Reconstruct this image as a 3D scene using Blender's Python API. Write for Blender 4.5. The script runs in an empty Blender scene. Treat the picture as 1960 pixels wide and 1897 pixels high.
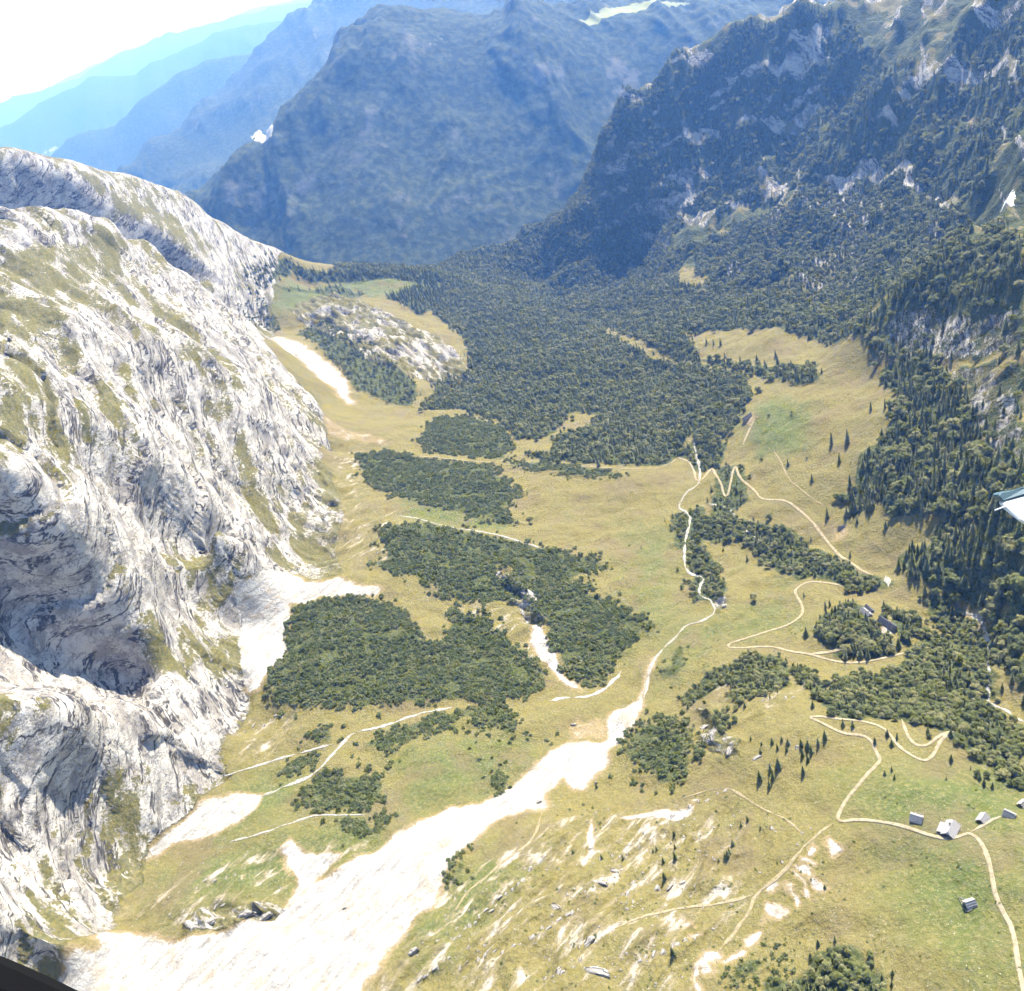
import bpy, bmesh, math, random, sys
import numpy as np
from mathutils import Matrix, Vector

scene = bpy.context.scene
COL = scene.collection
# ---------------------------------------------------------------- camera maths and the shape of the land
F, CX, CY = 1550.0, 980.0, 948.5            # focal length and centre in units of a 1960 x 1897 view
PITCH, ROLL, CAMZ = math.radians(34.3), math.radians(20.0), 520.0
CP, SP, CR, SR = math.cos(PITCH), math.sin(PITCH), math.cos(ROLL), math.sin(ROLL)

def ray(px, py):
    dx, dy = px - CX, py - CY
    u, v = dx * CR - dy * SR, dx * SR + dy * CR
    return u, F * CP - v * SP, -(F * SP + v * CP)      # right, ahead, up

def at_z(px, py, z):
    u, w, d = ray(px, py); t = (z - CAMZ) / d
    return (u * t, w * t, z)

def at_y(px, py, Y):
    u, w, d = ray(px, py); t = Y / w
    return (u * t, Y, CAMZ + d * t)

def to_px(x, y, z):
    x, y, z = np.asarray(x, float), np.asarray(y, float), np.asarray(z, float) - CAMZ
    depth = y * CP - z * SP
    vd = -y * SP - z * CP
    u, v = F * x / depth, F * vd / depth
    return u * CR + v * SR + CX, -u * SR + v * CR + CY, depth

# ---- noise
_rng = np.random.RandomState(7)
_perm = _rng.permutation(256).astype(np.int64); _perm = np.concatenate([_perm, _perm, _perm])
_ang = _rng.rand(256) * 2 * np.pi
_gx, _gy = np.cos(_ang), np.sin(_ang)
def perlin(x, y):
    xi, yi = np.floor(x).astype(np.int64), np.floor(y).astype(np.int64)
    xf, yf = x - xi, y - yi
    xi &= 255; yi &= 255
    u, v = xf * xf * xf * (xf * (xf * 6 - 15) + 10), yf * yf * yf * (yf * (yf * 6 - 15) + 10)
    def g(ix, iy, fx, fy):
        h = _perm[_perm[ix] + iy]
        return _gx[h] * fx + _gy[h] * fy
    a, b = g(xi, yi, xf, yf), g(xi + 1, yi, xf - 1, yf)
    c, d = g(xi, yi + 1, xf, yf - 1), g(xi + 1, yi + 1, xf - 1, yf - 1)
    return (a + u * (b - a) + v * ((c + u * (d - c)) - (a + u * (b - a)))) * 1.5
def fbm(x, y, oct=5, gain=0.5, lac=2.03):
    s, a = 0.0, 1.0
    for i in range(oct):
        s = s + a * perlin(x + 17.3 * i, y - 9.1 * i); x = x * lac; y = y * lac; a *= gain
    return s
def ridged(x, y, oct=5, gain=0.5, lac=2.07):
    s, a, w = 0.0, 1.0, 1.0
    for i in range(oct):
        n = 1.0 - np.abs(perlin(x + 31.7 * i, y + 11.9 * i)); n = n * n * w
        w = np.clip(n * 1.6, 0, 1); s = s + a * n; x = x * lac; y = y * lac; a *= gain
    return s
def sstep(a, b, x):
    t = np.clip((x - a) / (b - a), 0, 1); return t * t * (3 - 2 * t)

# ---- heights of the land at surveyed points: (view x, view y, height) or (view x, view y, None, distance ahead)
NEAR = [
 # stream line, from the scree down the valley
 (110,1897,-4),(200,1850,-8),(400,1897,-10),(400,1820,-14),(700,1700,-25),(560,1800,-20),(900,1550,-55),(1050,1480,-74),(1130,1440,-84),(1200,1370,-94),
 (1240,1280,-105),(1310,1200,-118),(1380,1160,-128),(1320,1080,-144),(1310,960,-168),(1335,890,-186),(1290,850,-194),(1250,720,-278),(1150,620,-378),
 (1085,568,-440),(1040,540,-455),
 # bottom meadow and hut terrace
 (800,1897,0),(950,1897,4),(1100,1897,4),(1350,1897,4),(1600,1897,8),(1960,1897,30),(1800,1800,12),(1600,1800,0),(1960,1700,20),(1900,1700,14),(1815,1590,0),
 (1754,1566,-2),(1932,1556,2),(1856,1729,9),(1880,1567,0),(1600,1570,-10),(1680,1440,-20),(1545,1378,-26),(1770,1456,-22),(1820,1400,-28),(1400,1700,-12),
 (1250,1700,-18),(1100,1600,-38),(1000,1700,-22),(900,1750,-18),(870,1660,-30),(1250,1580,-42),(1400,1560,-28),(1270,1450,-66),(1170,1520,-62),(1500,1480,-24),
 (1340,1360,-66),(1300,1330,-92),(1450,1340,-44),(1390,1420,-40),(1500,1400,-27),(1270,1380,-84),(1960,1540,-8),(1900,1470,-28),(1850,1420,-34),
 # wooded step below the terrace and the lower road
 (1700,1330,-58),(1600,1310,-62),(1500,1290,-76),(1800,1330,-62),(1870,1380,-58),(1640,1268,-86),(1500,1245,-97),(1390,1236,-103),(1460,1213,-106),(1540,1160,-110),
 (1546,1113,-122),(1640,1200,-88),(1700,1200,-92),(1420,1150,-124),(1450,1080,-140),(1600,1060,-134),(1700,1110,-118),(1760,1180,-106),(1850,1172,-104),
 (1892,1240,-97),(1905,1340,-80),(1955,1385,-70),(1830,1260,-84),
 (1390,1000,-152),(1500,1040,-142),(1563,1010,-134),(1454,956,-150),(1512,930,-138),(1395,950,-160),(1360,900,-176),
 # right meadow and the wooded slope above it
 (1431,805,-160),(1390,860,-172),(1480,860,-145),(1560,850,-126),(1650,850,-104),(1560,760,-130),(1640,960,-118),(1700,1000,-106),(1780,1010,-92),(1720,1060,-112),
 (1700,760,-92),(1650,720,-118),(1800,1100,-92),(1900,1150,-80),(1960,1250,-62),(1960,1120,-40),(1960,1000,-18),(1850,1000,-64),(1780,900,-72),(1960,860,6),
 (1850,830,-44),(1760,800,-74),(1960,1330,-68),
 # benches and woods further down on the right
 (1480,640,-190),(1560,690,-160),(1340,650,-232),(1600,640,-170),(1700,690,-96),(1750,684,-84),(1850,684,-36),(1960,690,12),(1750,530,-22),(1700,560,-50),(1660,600,-92),
 (1840,500,10),(1960,470,66),(1640,560,-180),(1500,560,-232),(1400,600,-240),(1330,520,-312),(1300,560,-338),(1200,560,-385),(1150,500,-425),(1300,470,-372),
 (1450,480,-320),(1600,480,-275),(1750,450,-210),(1860,440,-140),(1920,412,-95),
 # centre meadow and the dwarf pine aprons
 (1150,950,-150),(1050,900,-146),(1240,1000,-160),(1200,1080,-140),(1250,1180,-124),(1150,1100,-128),(950,1100,-104),(1000,1220,-102),(1100,1300,-106),(1180,1250,-116),
 (1000,1330,-94),(960,1400,-80),(850,1450,-64),(700,1420,-62),(770,1250,-76),(600,1250,-52),(520,1320,-48),(600,1400,-56),(560,1520,-46),(700,1560,-44),(480,1560,-38),
 (440,1640,-30),(620,1640,-33),(420,1720,-22),(330,1700,-18),(830,1180,-88),(740,1125,-68),(830,1080,-90),(720,1010,-76),(900,1000,-112),(800,960,-100),(700,900,-92),
 (830,920,-116),(960,960,-130),(1190,895,-158),(1250,900,-166),(850,830,-136),(720,830,-110),(660,840,-96),(950,830,-166),(1050,840,-176),(1143,824,-192),(1250,850,-196),
 # central woods, the rock knoll and the alp behind
 (1000,700,-240),(1100,700,-248),(1200,720,-262),(900,760,-200),(860,700,-212),(1000,600,-292),(1080,640,-310),(920,640,-262),(960,560,-345),
 (880,720,-222),(800,660,-186),(700,640,-146),(640,585,-132),(580,600,-128),(560,580,-116),(740,590,-176),(720,740,-150),(800,740,-172),(650,680,-140),(760,690,-165),
 (830,600,-240),(680,545,-172),(580,545,-130),(760,535,-196),(840,526,-235),(620,510,-128),(700,513,-165),(520,530,-110),(560,640,-142),(900,545,-320),
 (620,720,-110),(520,645,-108),(560,690,-100),
 # foot of the pale wall
 (212,1780,-14),(270,1640,-26),(340,1565,-34),(425,1490,-41),(470,1340,-46),(455,1200,-44),(440,1110,-34),(560,1110,-50),(650,1100,-62),(645,1000,-76),(625,860,-90),(605,770,-96),
]
WALL = [  # (view x, view y, distance ahead) on the pale wall
 (0,1890,352),(0,1750,398),(100,1800,378),(0,1600,470),(150,1600,478),(0,1480,520),(150,1450,532),(250,1650,470),(300,1480,540),(380,1400,586),(440,1390,608),(250,1450,550),
 (0,1340,566),(120,1372,548),(220,1412,553),(300,1380,590),(290,1345,612),
 (0,1180,735),(100,1230,715),(180,1260,700),(250,1300,675),(262,1362,636),(0,1040,778),(100,1110,745),(200,1190,716),
 (0,900,800),(100,980,772),(200,1100,742),(290,1220,692),(312,1300,640),(380,1180,742),(420,1280,672),(400,1340,628),(350,1080,800),(300,900,905),(400,1000,838),(200,800,925),(100,700,985),
 (0,700,975),(0,560,1160),(200,620,1130),(300,750,1060),(420,850,1030),(500,950,990),(560,1030,930),(520,800,1145),(480,720,1215),(400,640,1330),(300,560,1400),
 (570,880,1090),(590,950,1020),(600,1060,905),(500,1080,850),
 (0,405,1500),(95,400,1540),(146,415,1560),(203,430,1575),(237,454,1590),(295,475,1610),(339,519,1620),(383,556,1640),(441,590,1650),(492,631,1680),(100,470,1400),(200,520,1380),(330,620,1310),(440,680,1320),(540,760,1290),
]
RIDGE2 = [  # second ridge behind the wall: shaded cliff then the crest
 (0,390,2080),(60,380,2090),(140,405,2080),(200,420,2060),(240,445,2050),(330,505,2040),(400,535,2020),(410,548,1990),(420,520,2060),
 (0,310,2100),(60,330,2104),(130,350,2100),(180,388,2078),(245,425,2066),(300,452,2056),(350,480,2048),(395,508,2034),
 (0,278,2230),(92,305,2240),(190,322,2260),(237,334,2270),(292,349,2280),(342,366,2300),(373,387,2310),(407,417,2320),(451,444,2340),(488,465,2350),(519,471,2370),(450,500,2150),(300,410,2150),(360,450,2130),
]
MOUNT = [  # right-hand mountains (view x, view y, distance ahead)
 (884,492,2850),(942,485,2820),(1003,447,2790),(1054,427,2750),(1088,392,2690),
 (1108,470,2470),(1200,462,2470),(1300,437,2350),(1400,410,2230),(1480,395,2130),
 (1122,380,2540),(1150,240,2650),(1200,170,2700),(1290,110,2720),(1420,52,2640),(1530,20,2490),(1620,32,2400),(1640,0,2460),
 (1200,380,2515),(1250,280,2570),(1330,330,2450),(1350,220,2560),(1450,260,2370),(1430,340,2290),(1500,180,2390),(1600,200,2230),(1600,110,2310),(1700,60,2210),
 (1500,385,2110),(1560,322,2000),(1640,238,1940),(1740,150,1880),(1830,80,1830),(1960,5,1740),(1900,0,1810),
 (1600,340,1910),(1700,380,1690),(1790,400,1500),(1700,280,1810),(1800,250,1650),(1800,330,1560),(1840,215,1660),(1890,235,1560),(1900,330,1400),(1920,150,1620),(1960,120,1520),
 (1960,250,1260),(1955,330,1170),(1957,420,1085),
]
HIDDEN = [  # ground that lies behind something, in metres
 (-600,1830,20),(-800,1850,200),(-500,1860,-60),(-450,1880,-105),(-430,2000,-118),(-1100,2000,120),(-1000,1500,380),(-1300,1200,420),(-900,1000,440),(-800,700,420),(-700,450,330),(-620,300,260),(-560,150,200),
 (-1000,400,460),(-1500,600,560),(-1600,1700,420),(-1300,2300,430),(-900,2600,250),(-500,2700,-60),(-200,2750,-330),(0,2950,-560),(200,3100,-720),(-700,3200,-500),(0,3500,-985),(0,4200,-1010),(1200,4200,-1010),(-1200,4200,-1010),
 (-1200,3200,-100),(-1500,3600,-700),(-500,3700,-985),(900,3050,-300),(650,3000,-520),(560,2900,-470),(430,2860,-470),(250,2850,-500),(680,2920,-430),(780,2960,-350),(1300,2900,-100),(1600,2600,0),(500,3500,-985),(1200,3600,-960),(1900,3200,-200),(2300,2600,100),
 (1800,2000,120),(1900,1500,260),(1500,1100,320),(1200,800,260),(900,600,180),(900,300,140),(700,450,90),(700,100,120),(480,200,60),(420,50,90),(150,60,30),(0,100,12),(-150,150,12),
 (-300,230,4),(-380,100,20),(-500,0,160),(1300,300,300),(1600,0,350),(1000,1250,0),(1100,1100,120),(400,330,-40),(350,280,-5),(560,600,20),(640,640,70),(520,480,30),(480,400,10),
]
_pts = [at_z(*p) for p in NEAR] + [at_y(*p) for p in WALL + RIDGE2 + MOUNT] + HIDDEN
_pts = np.array(_pts)

class Rbf:
    def __init__(s, P, c):
        s.P, s.c = P[:, :2], c
        n = len(P)
        d = np.sqrt(((s.P[:, None] - s.P[None]) ** 2).sum(-1) + c * c)
        A = np.zeros((n + 3, n + 3)); A[:n, :n] = -d + np.eye(n) * 2.0
        A[:n, n] = 1; A[:n, n + 1:] = s.P / 1000.0; A[n:, :n] = A[:n, n:].T
        s.w = np.linalg.solve(A, np.concatenate([P[:, 2], [0, 0, 0]]))
    def __call__(s, x, y):
        sh = x.shape; x, y = x.ravel(), y.ravel(); out = np.empty(len(x)); n = len(s.P)
        for i in range(0, len(x), 20000):
            xx, yy = x[i:i + 20000, None], y[i:i + 20000, None]
            d = np.sqrt((xx - s.P[:, 0]) ** 2 + (yy - s.P[:, 1]) ** 2 + s.c * s.c)
            out[i:i + 20000] = -d @ s.w[:n] + s.w[n] + (x[i:i + 20000] * s.w[n + 1] + y[i:i + 20000] * s.w[n + 2]) / 1000.0
        return out.reshape(sh)
land = Rbf(_pts, 14.0)

# ---------------------------------------------------------------- camera
def build_camera():
    right, fwd, up = Vector((1, 0, 0)), Vector((0, CP, -SP)), Vector((0, SP, CP))
    ix, iy = right * CR - up * SR, right * SR + up * CR
    cam = bpy.data.cameras.new('camera'); co = bpy.data.objects.new('camera', cam); COL.objects.link(co)
    m = Matrix((ix, iy, -fwd)).transposed().to_4x4(); m.translation = (0, 0, CAMZ)
    co.matrix_world = m
    cam.sensor_fit = 'HORIZONTAL'; cam.sensor_width = 36.0; cam.lens = F / 1960.0 * 36.0
    cam.clip_start = 0.05; cam.clip_end = 200000.0
    scene.camera = co
    return co
CAM = build_camera()

# ---------------------------------------------------------------- sky, sun, exposure
SUN_AZ, SUN_EL = math.radians(38.0), math.radians(49.0)      # to the right of straight ahead, above the horizon
world = bpy.data.worlds.new('World'); scene.world = world; world.use_nodes = True
_nt = world.node_tree; _bg = _nt.nodes['Background']
_sky = _nt.nodes.new('ShaderNodeTexSky'); _sky.sky_type = 'NISHITA'; _sky.sun_disc = False
_sky.sun_elevation = SUN_EL; _sky.sun_rotation = SUN_AZ; _sky.altitude = 1800.0
_nt.links.new(_sky.outputs['Color'], _bg.inputs['Color']); _bg.inputs['Strength'].default_value = 0.125
_sl = bpy.data.lights.new('sun', 'SUN'); _sl.energy = 5.0; _sl.angle = math.radians(0.55); _sl.color = (1.0, 0.95, 0.865)
_so = bpy.data.objects.new('sun', _sl); COL.objects.link(_so)
SUN = Vector((math.cos(SUN_EL) * math.sin(SUN_AZ), math.cos(SUN_EL) * math.cos(SUN_AZ), math.sin(SUN_EL)))
_so.rotation_euler = SUN.to_track_quat('Z', 'Y').to_euler(); _so.location = (0, 0, 900)
scene.view_settings.view_transform = 'Standard'; scene.view_settings.look = 'None'
scene.view_settings.exposure = 1.40; scene.view_settings.gamma = 1.0; scene.view_settings.use_curve_mapping = False
scene.render.engine = 'CYCLES'
scene.cycles.use_adaptive_sampling = True; scene.cycles.adaptive_threshold = 0.04; scene.cycles.adaptive_min_samples = 12
scene.cycles.max_bounces = 3; scene.cycles.diffuse_bounces = 1; scene.cycles.glossy_bounces = 1
scene.cycles.transmission_bounces = 1; scene.cycles.transparent_max_bounces = 4; scene.cycles.volume_bounces = 0
scene.cycles.use_denoising = True
try: scene.cycles.denoiser = 'OPENIMAGEDENOISE'
except Exception: pass
HAZE_DENSITY, HAZE_COLOR = 0.82e-4, (0.13, 0.35, 1.0)

# ---------------------------------------------------------------- materials
class NT:
    """small helper that wires shader nodes"""
    def __init__(s, name, rough=0.95):
        s.m = bpy.data.materials.new(name); s.m.use_nodes = True; s.t = s.m.node_tree
        s.b = s.t.nodes['Principled BSDF']; s.b.inputs['Roughness'].default_value = rough
        s.b.inputs['Specular IOR Level'].default_value = 0.15
    def n(s, kind, **kw):
        x = s.t.nodes.new('ShaderNode' + kind)
        for k, v in kw.items(): setattr(x, k, v)
        return x
    def put(s, sock, v):
        if isinstance(v, bpy.types.NodeSocket): s.t.links.new(v, sock)
        elif isinstance(v, tuple) and len(v) == 3 and sock.type == 'RGBA': sock.default_value = (*v, 1)
        else: sock.default_value = v
    def math(s, op, a, b=None, c=None, clamp=False):
        x = s.n('Math', operation=op); x.use_clamp = clamp
        for i, v in enumerate((a, b, c)):
            if v is not None: s.put(x.inputs[i], v)
        return x.outputs[0]
    def mix(s, f, a, b):
        x = s.n('Mix', data_type='RGBA'); s.put(x.inputs[0], f); s.put(x.inputs[6], a); s.put(x.inputs[7], b); return x.outputs[2]
    def ramp(s, v, lo, hi, a=0.0, b=1.0, smooth=True):
        x = s.n('MapRange'); x.interpolation_type = 'SMOOTHSTEP' if smooth else 'LINEAR'
        for i, q in enumerate((v, lo, hi, a, b)): s.put(x.inputs[i], q)
        return x.outputs[0]
    def noise(s, vec, scale, detail=4.0, rough=0.55, dist=0.0):
        x = s.n('TexNoise'); s.put(x.inputs['Vector'], vec); s.put(x.inputs['Scale'], scale)
        s.put(x.inputs['Detail'], detail); s.put(x.inputs['Roughness'], rough); s.put(x.inputs['Distortion'], dist); return x.outputs[0]
    def vor(s, vec, scale, feature='F1', out=0):
        x = s.n('TexVoronoi', feature=feature); s.put(x.inputs['Vector'], vec); s.put(x.inputs['Scale'], scale); return x.outputs[out]
    def mapping(s, vec, rot=(0, 0, 0), scale=(1, 1, 1)):
        x = s.n('Mapping'); s.put(x.inputs['Vector'], vec); x.inputs['Rotation'].default_value = rot; x.inputs['Scale'].default_value = scale; return x.outputs[0]
    def pos(s): return s.n('TexCoord').outputs['Object']
    def bump(s, h, strength=0.6, dist=1.0):
        x = s.n('Bump'); s.put(x.inputs['Height'], h); x.inputs['Strength'].default_value = strength; x.inputs['Distance'].default_value = dist
        s.t.links.new(x.outputs[0], s.b.inputs['Normal'])
    def color(s, c): s.put(s.b.inputs['Base Color'], c); return s.m

DIP = math.atan(0.6)      # strata of the pale wall dip towards the viewer

def rock_nodes(k, p):
    """pale limestone: colour and bump height"""
    q = k.mapping(p, rot=(-DIP, 0, 0))
    mid = k.noise(k.mapping(q, scale=(0.45, 0.27, 1.0)), 0.10, 6, 0.68, 0.0)
    big = k.noise(k.mapping(q, scale=(0.5, 0.35, 1.0)), 0.020, 4, 0.6)
    brk = k.noise(q, 0.045, 3, 0.6)                                      # where the cracks open and close
    fis = k.math('ABSOLUTE', k.math('SUBTRACT', k.noise(k.mapping(q, scale=(0.18, 0.09, 1.0)), 0.062, 5, 0.62, 0.0), 0.5))
    fis2 = k.math('ABSOLUTE', k.math('SUBTRACT', k.noise(k.mapping(k.mapping(q, rot=(0.7, 0.2, 0.3)), scale=(0.6, 0.35, 1.0)), 0.10, 5, 0.66, 0.0), 0.5))
    blot = k.noise(q, 0.42, 4, 0.7)
    c = k.mix(k.ramp(mid, 0.40, 0.56), (0.258, 0.236, 0.210), (0.470, 0.440, 0.395))
    c = k.mix(k.ramp(big, 0.53, 0.66, 0.0, 0.5), c, (0.222, 0.203, 0.184))
    c = k.mix(k.ramp(blot, 0.57, 0.70, 0.0, 0.8), c, (0.130, 0.122, 0.112))
    c = k.mix(k.math('MULTIPLY', k.ramp(fis2, 0.020, 0.004, 0.0, 0.85), k.ramp(brk, 0.36, 0.50)), c, (0.085, 0.080, 0.076))
    c = k.mix(k.math('MULTIPLY', k.ramp(fis, 0.027, 0.005), k.ramp(brk, 0.70, 0.50)), c, (0.055, 0.050, 0.048))
    h = k.math('ADD', k.math('MULTIPLY', mid, 1.5), k.math('MULTIPLY', blot, 0.25))
    return c, h

def mat_land():
    k = NT('land'); p = k.pos()
    at = k.n('Attribute', attribute_name='cover'); sep = k.n('SeparateColor'); k.put(sep.inputs[0], at.outputs['Color'])
    R, S, W = sep.outputs[0], sep.outputs[1], sep.outputs[2]
    at2 = k.n('Attribute', attribute_name='tint'); sep2 = k.n('SeparateColor'); k.put(sep2.inputs[0], at2.outputs['Color'])
    lush, patch, ledge = sep2.outputs[0], sep2.outputs[1], sep2.outputs[2]
    e1, e2, e3 = k.noise(p, 0.06, 5, 0.62), k.noise(p, 0.35, 4, 0.6), k.noise(p, 1.3, 3, 0.6)
    ed = k.math('ADD', k.math('MULTIPLY', k.math('SUBTRACT', e1, 0.5), 0.9), k.math('MULTIPLY', k.math('SUBTRACT', e2, 0.5), 0.7))
    # grass
    g = k.mix(k.ramp(k.math('ADD', lush, k.math('MULTIPLY', k.math('SUBTRACT', e1, 0.5), 0.7)), 0.2, 0.8), (0.172, 0.143, 0.050), (0.092, 0.114, 0.032))
    g = k.mix(k.ramp(e2, 0.46, 0.68, 0.0, 0.7), g, (0.215, 0.185, 0.082))
    g = k.mix(k.ramp(e3, 0.50, 0.28, 0.0, 0.75), g, (0.064, 0.072, 0.022))
    g = k.mix(k.ramp(k.noise(p, 0.018, 3, 0.6), 0.50, 0.66, 0.0, 0.65), g, (0.150, 0.118, 0.060))
    # bare stony spots in the turf
    st = k.math('MULTIPLY', k.ramp(k.vor(p, 0.34), 0.16, 0.08), k.ramp(e1, 0.47, 0.60))
    rib0 = k.noise(k.mapping(k.mapping(p, rot=(0, 0, math.radians(-36))), scale=(0.30, 1, 1)), 0.10, 6, 0.66, 0.3)
    ribs = k.ramp(rib0, 0.565, 0.64)
    st = k.math('MAXIMUM', st, k.math('MULTIPLY', ribs, k.ramp(patch, 0.25, 0.7)))
    g = k.mix(k.math('MULTIPLY', k.ramp(rib0, 0.49, 0.60, 0.0, 0.85), k.ramp(patch, 0.2, 0.7)), g, (0.235, 0.195, 0.118))
    g = k.mix(st, g, (0.37, 0.34, 0.285))
    # forest floor
    wd = k.mix(k.ramp(e2, 0.35, 0.65), (0.040, 0.052, 0.018), (0.098, 0.105, 0.038))
    g = k.mix(k.ramp(k.math('ADD', W, k.math('MULTIPLY', ed, 0.5)), 0.40, 0.60), g, wd)
    # scree
    flow = k.noise(k.mapping(k.mapping(p, rot=(0, 0, math.radians(-38))), scale=(0.12, 1, 1)), 0.22, 5, 0.65)
    sc = k.mix(k.ramp(flow, 0.38, 0.58), (0.28, 0.262, 0.235), (0.43, 0.415, 0.385))
    sc = k.mix(k.ramp(e2, 0.56, 0.72, 0.0, 0.5), sc, (0.25, 0.23, 0.20))
    sc = k.mix(k.ramp(e3, 0.38, 0.26, 0.0, 0.8), sc, (0.17, 0.155, 0.135))
    sc = k.mix(k.ramp(e1, 0.52, 0.66, 0.0, 0.7), sc, (0.33, 0.265, 0.19))
    sv = k.math('ADD', S, k.math('MULTIPLY', ed, 0.75))
    g = k.mix(k.ramp(sv, 0.12, 0.42, 0.0, 0.75), g, (0.27, 0.205, 0.115))
    g = k.mix(k.ramp(sv, 0.40, 0.56), g, sc)
    # rock with turf on its ledges
    rc, rh = rock_nodes(k, p)
    geo = k.n('NewGeometry'); nz = k.n('SeparateXYZ'); k.put(nz.inputs[0], geo.outputs['Normal'])
    turf = k.noise(k.mapping(k.mapping(p, rot=(-DIP, 0, 0)), scale=(0.35, 0.20, 1)), 0.065, 5, 0.68)
    tv = k.math('ADD', k.math('MULTIPLY', nz.outputs[2], 0.75), k.math('MULTIPLY', turf, 1.5))
    tv = k.math('ADD', tv, k.math('MULTIPLY', k.math('SUBTRACT', ledge, 0.5), 0.65))
    tc = k.mix(k.ramp(e2, 0.35, 0.65), (0.165, 0.138, 0.042), (0.090, 0.092, 0.028))
    tv = k.math('ADD', tv, k.math('MULTIPLY', k.math('SUBTRACT', k.noise(p, 0.28, 4, 0.7), 0.5), 0.85))
    rc = k.mix(k.ramp(tv, 1.33, 1.46, 0.0, 0.92), rc, tc)
    rm = k.ramp(k.math('ADD', R, k.math('MULTIPLY', ed, 0.6)), 0.44, 0.56)
    g = k.mix(rm, g, rc)
    h = k.math('ADD', k.math('MULTIPLY', e2, 0.7), k.math('MULTIPLY', e3, 0.25)); h = k.math('ADD', h, k.math('MULTIPLY', e1, k.math('ADD', 1.6, k.math('MULTIPLY', W, 4.0))))
    hm = k.n('Mix', data_type='FLOAT'); k.put(hm.inputs[0], rm); k.put(hm.inputs[2], h); k.put(hm.inputs[3], k.math('MULTIPLY', rh, 2.2))
    k.bump(hm.outputs[0], 0.9, 2.2)
    return k.color(g)

def mat_far():
    k = NT('far_land'); p = k.pos()
    at = k.n('Attribute', attribute_name='cover'); sep = k.n('SeparateColor'); k.put(sep.inputs[0], at.outputs['Color'])
    n1, n2 = k.noise(p, 0.004, 5, 0.6), k.noise(p, 0.03, 4, 0.6)
    c = k.mix(k.ramp(n2, 0.4, 0.65), (0.022, 0.030, 0.014), (0.062, 0.074, 0.034))
    c = k.mix(k.math('MULTIPLY', k.ramp(n1, 0.55, 0.66, 0.0, 0.6), sep.outputs[0]), c, (0.20, 0.195, 0.19))
    c = k.mix(k.ramp(k.math('ADD', sep.outputs[1], k.math('MULTIPLY', k.math('SUBTRACT', n2, 0.5), 0.8)), 0.45, 0.6), c, (0.26, 0.28, 0.13))
    c = k.mix(k.ramp(k.math('ADD', sep.outputs[2], k.math('MULTIPLY', k.math('SUBTRACT', n2, 0.5), 0.8)), 0.45, 0.6), c, (0.5, 0.48, 0.45))
    k.bump(k.math('ADD', k.math('MULTIPLY', n1, 30.0), k.math('MULTIPLY', n2, 5.0)), 0.7, 1.0)
    return k.color(c)

def mat_simple(name, c1, c2, scale=0.5, rough=0.9, bump=0.0, mapscale=(1, 1, 1)):
    k = NT(name, rough); p = k.mapping(k.pos(), scale=mapscale)
    n = k.noise(p, scale, 4, 0.6)
    if bump: k.bump(n, bump, 0.3)
    return k.color(k.mix(k.ramp(n, 0.35, 0.65), c1, c2))

def mat_foliage(name, dark, light, warm):
    k = NT(name, 0.8)
    oi = k.n('ObjectInfo'); r = oi.outputs['Random']
    p = k.pos(); n = k.noise(p, 1.6, 3, 0.6)
    c = k.mix(k.ramp(n, 0.3, 0.7), dark, light)
    c = k.mix(k.ramp(r, 0.55, 1.0, 0.0, 0.75, False), c, warm)
    c = k.mix(k.ramp(r, 0.35, 0.0, 0.0, 0.6, False), c, tuple(q * 0.62 for q in dark))
    m = k.color(c)
    tr = k.n('BsdfTranslucent'); k.put(tr.inputs[0], k.mix(1.0, c, c)); mx = k.n('MixShader'); mx.inputs[0].default_value = 0.45
    out = k.t.nodes['Material Output']; k.t.links.new(k.b.outputs[0], mx.inputs[1]); k.t.links.new(tr.outputs[0], mx.inputs[2]); k.t.links.new(mx.outputs[0], out.inputs[0])
    return m

def mat_rock():
    k = NT('limestone'); p = k.pos(); c, h = rock_nodes(k, k.mapping(p, scale=(2, 2, 2))); k.bump(h, 0.8, 1.0); return k.color(c)

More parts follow.
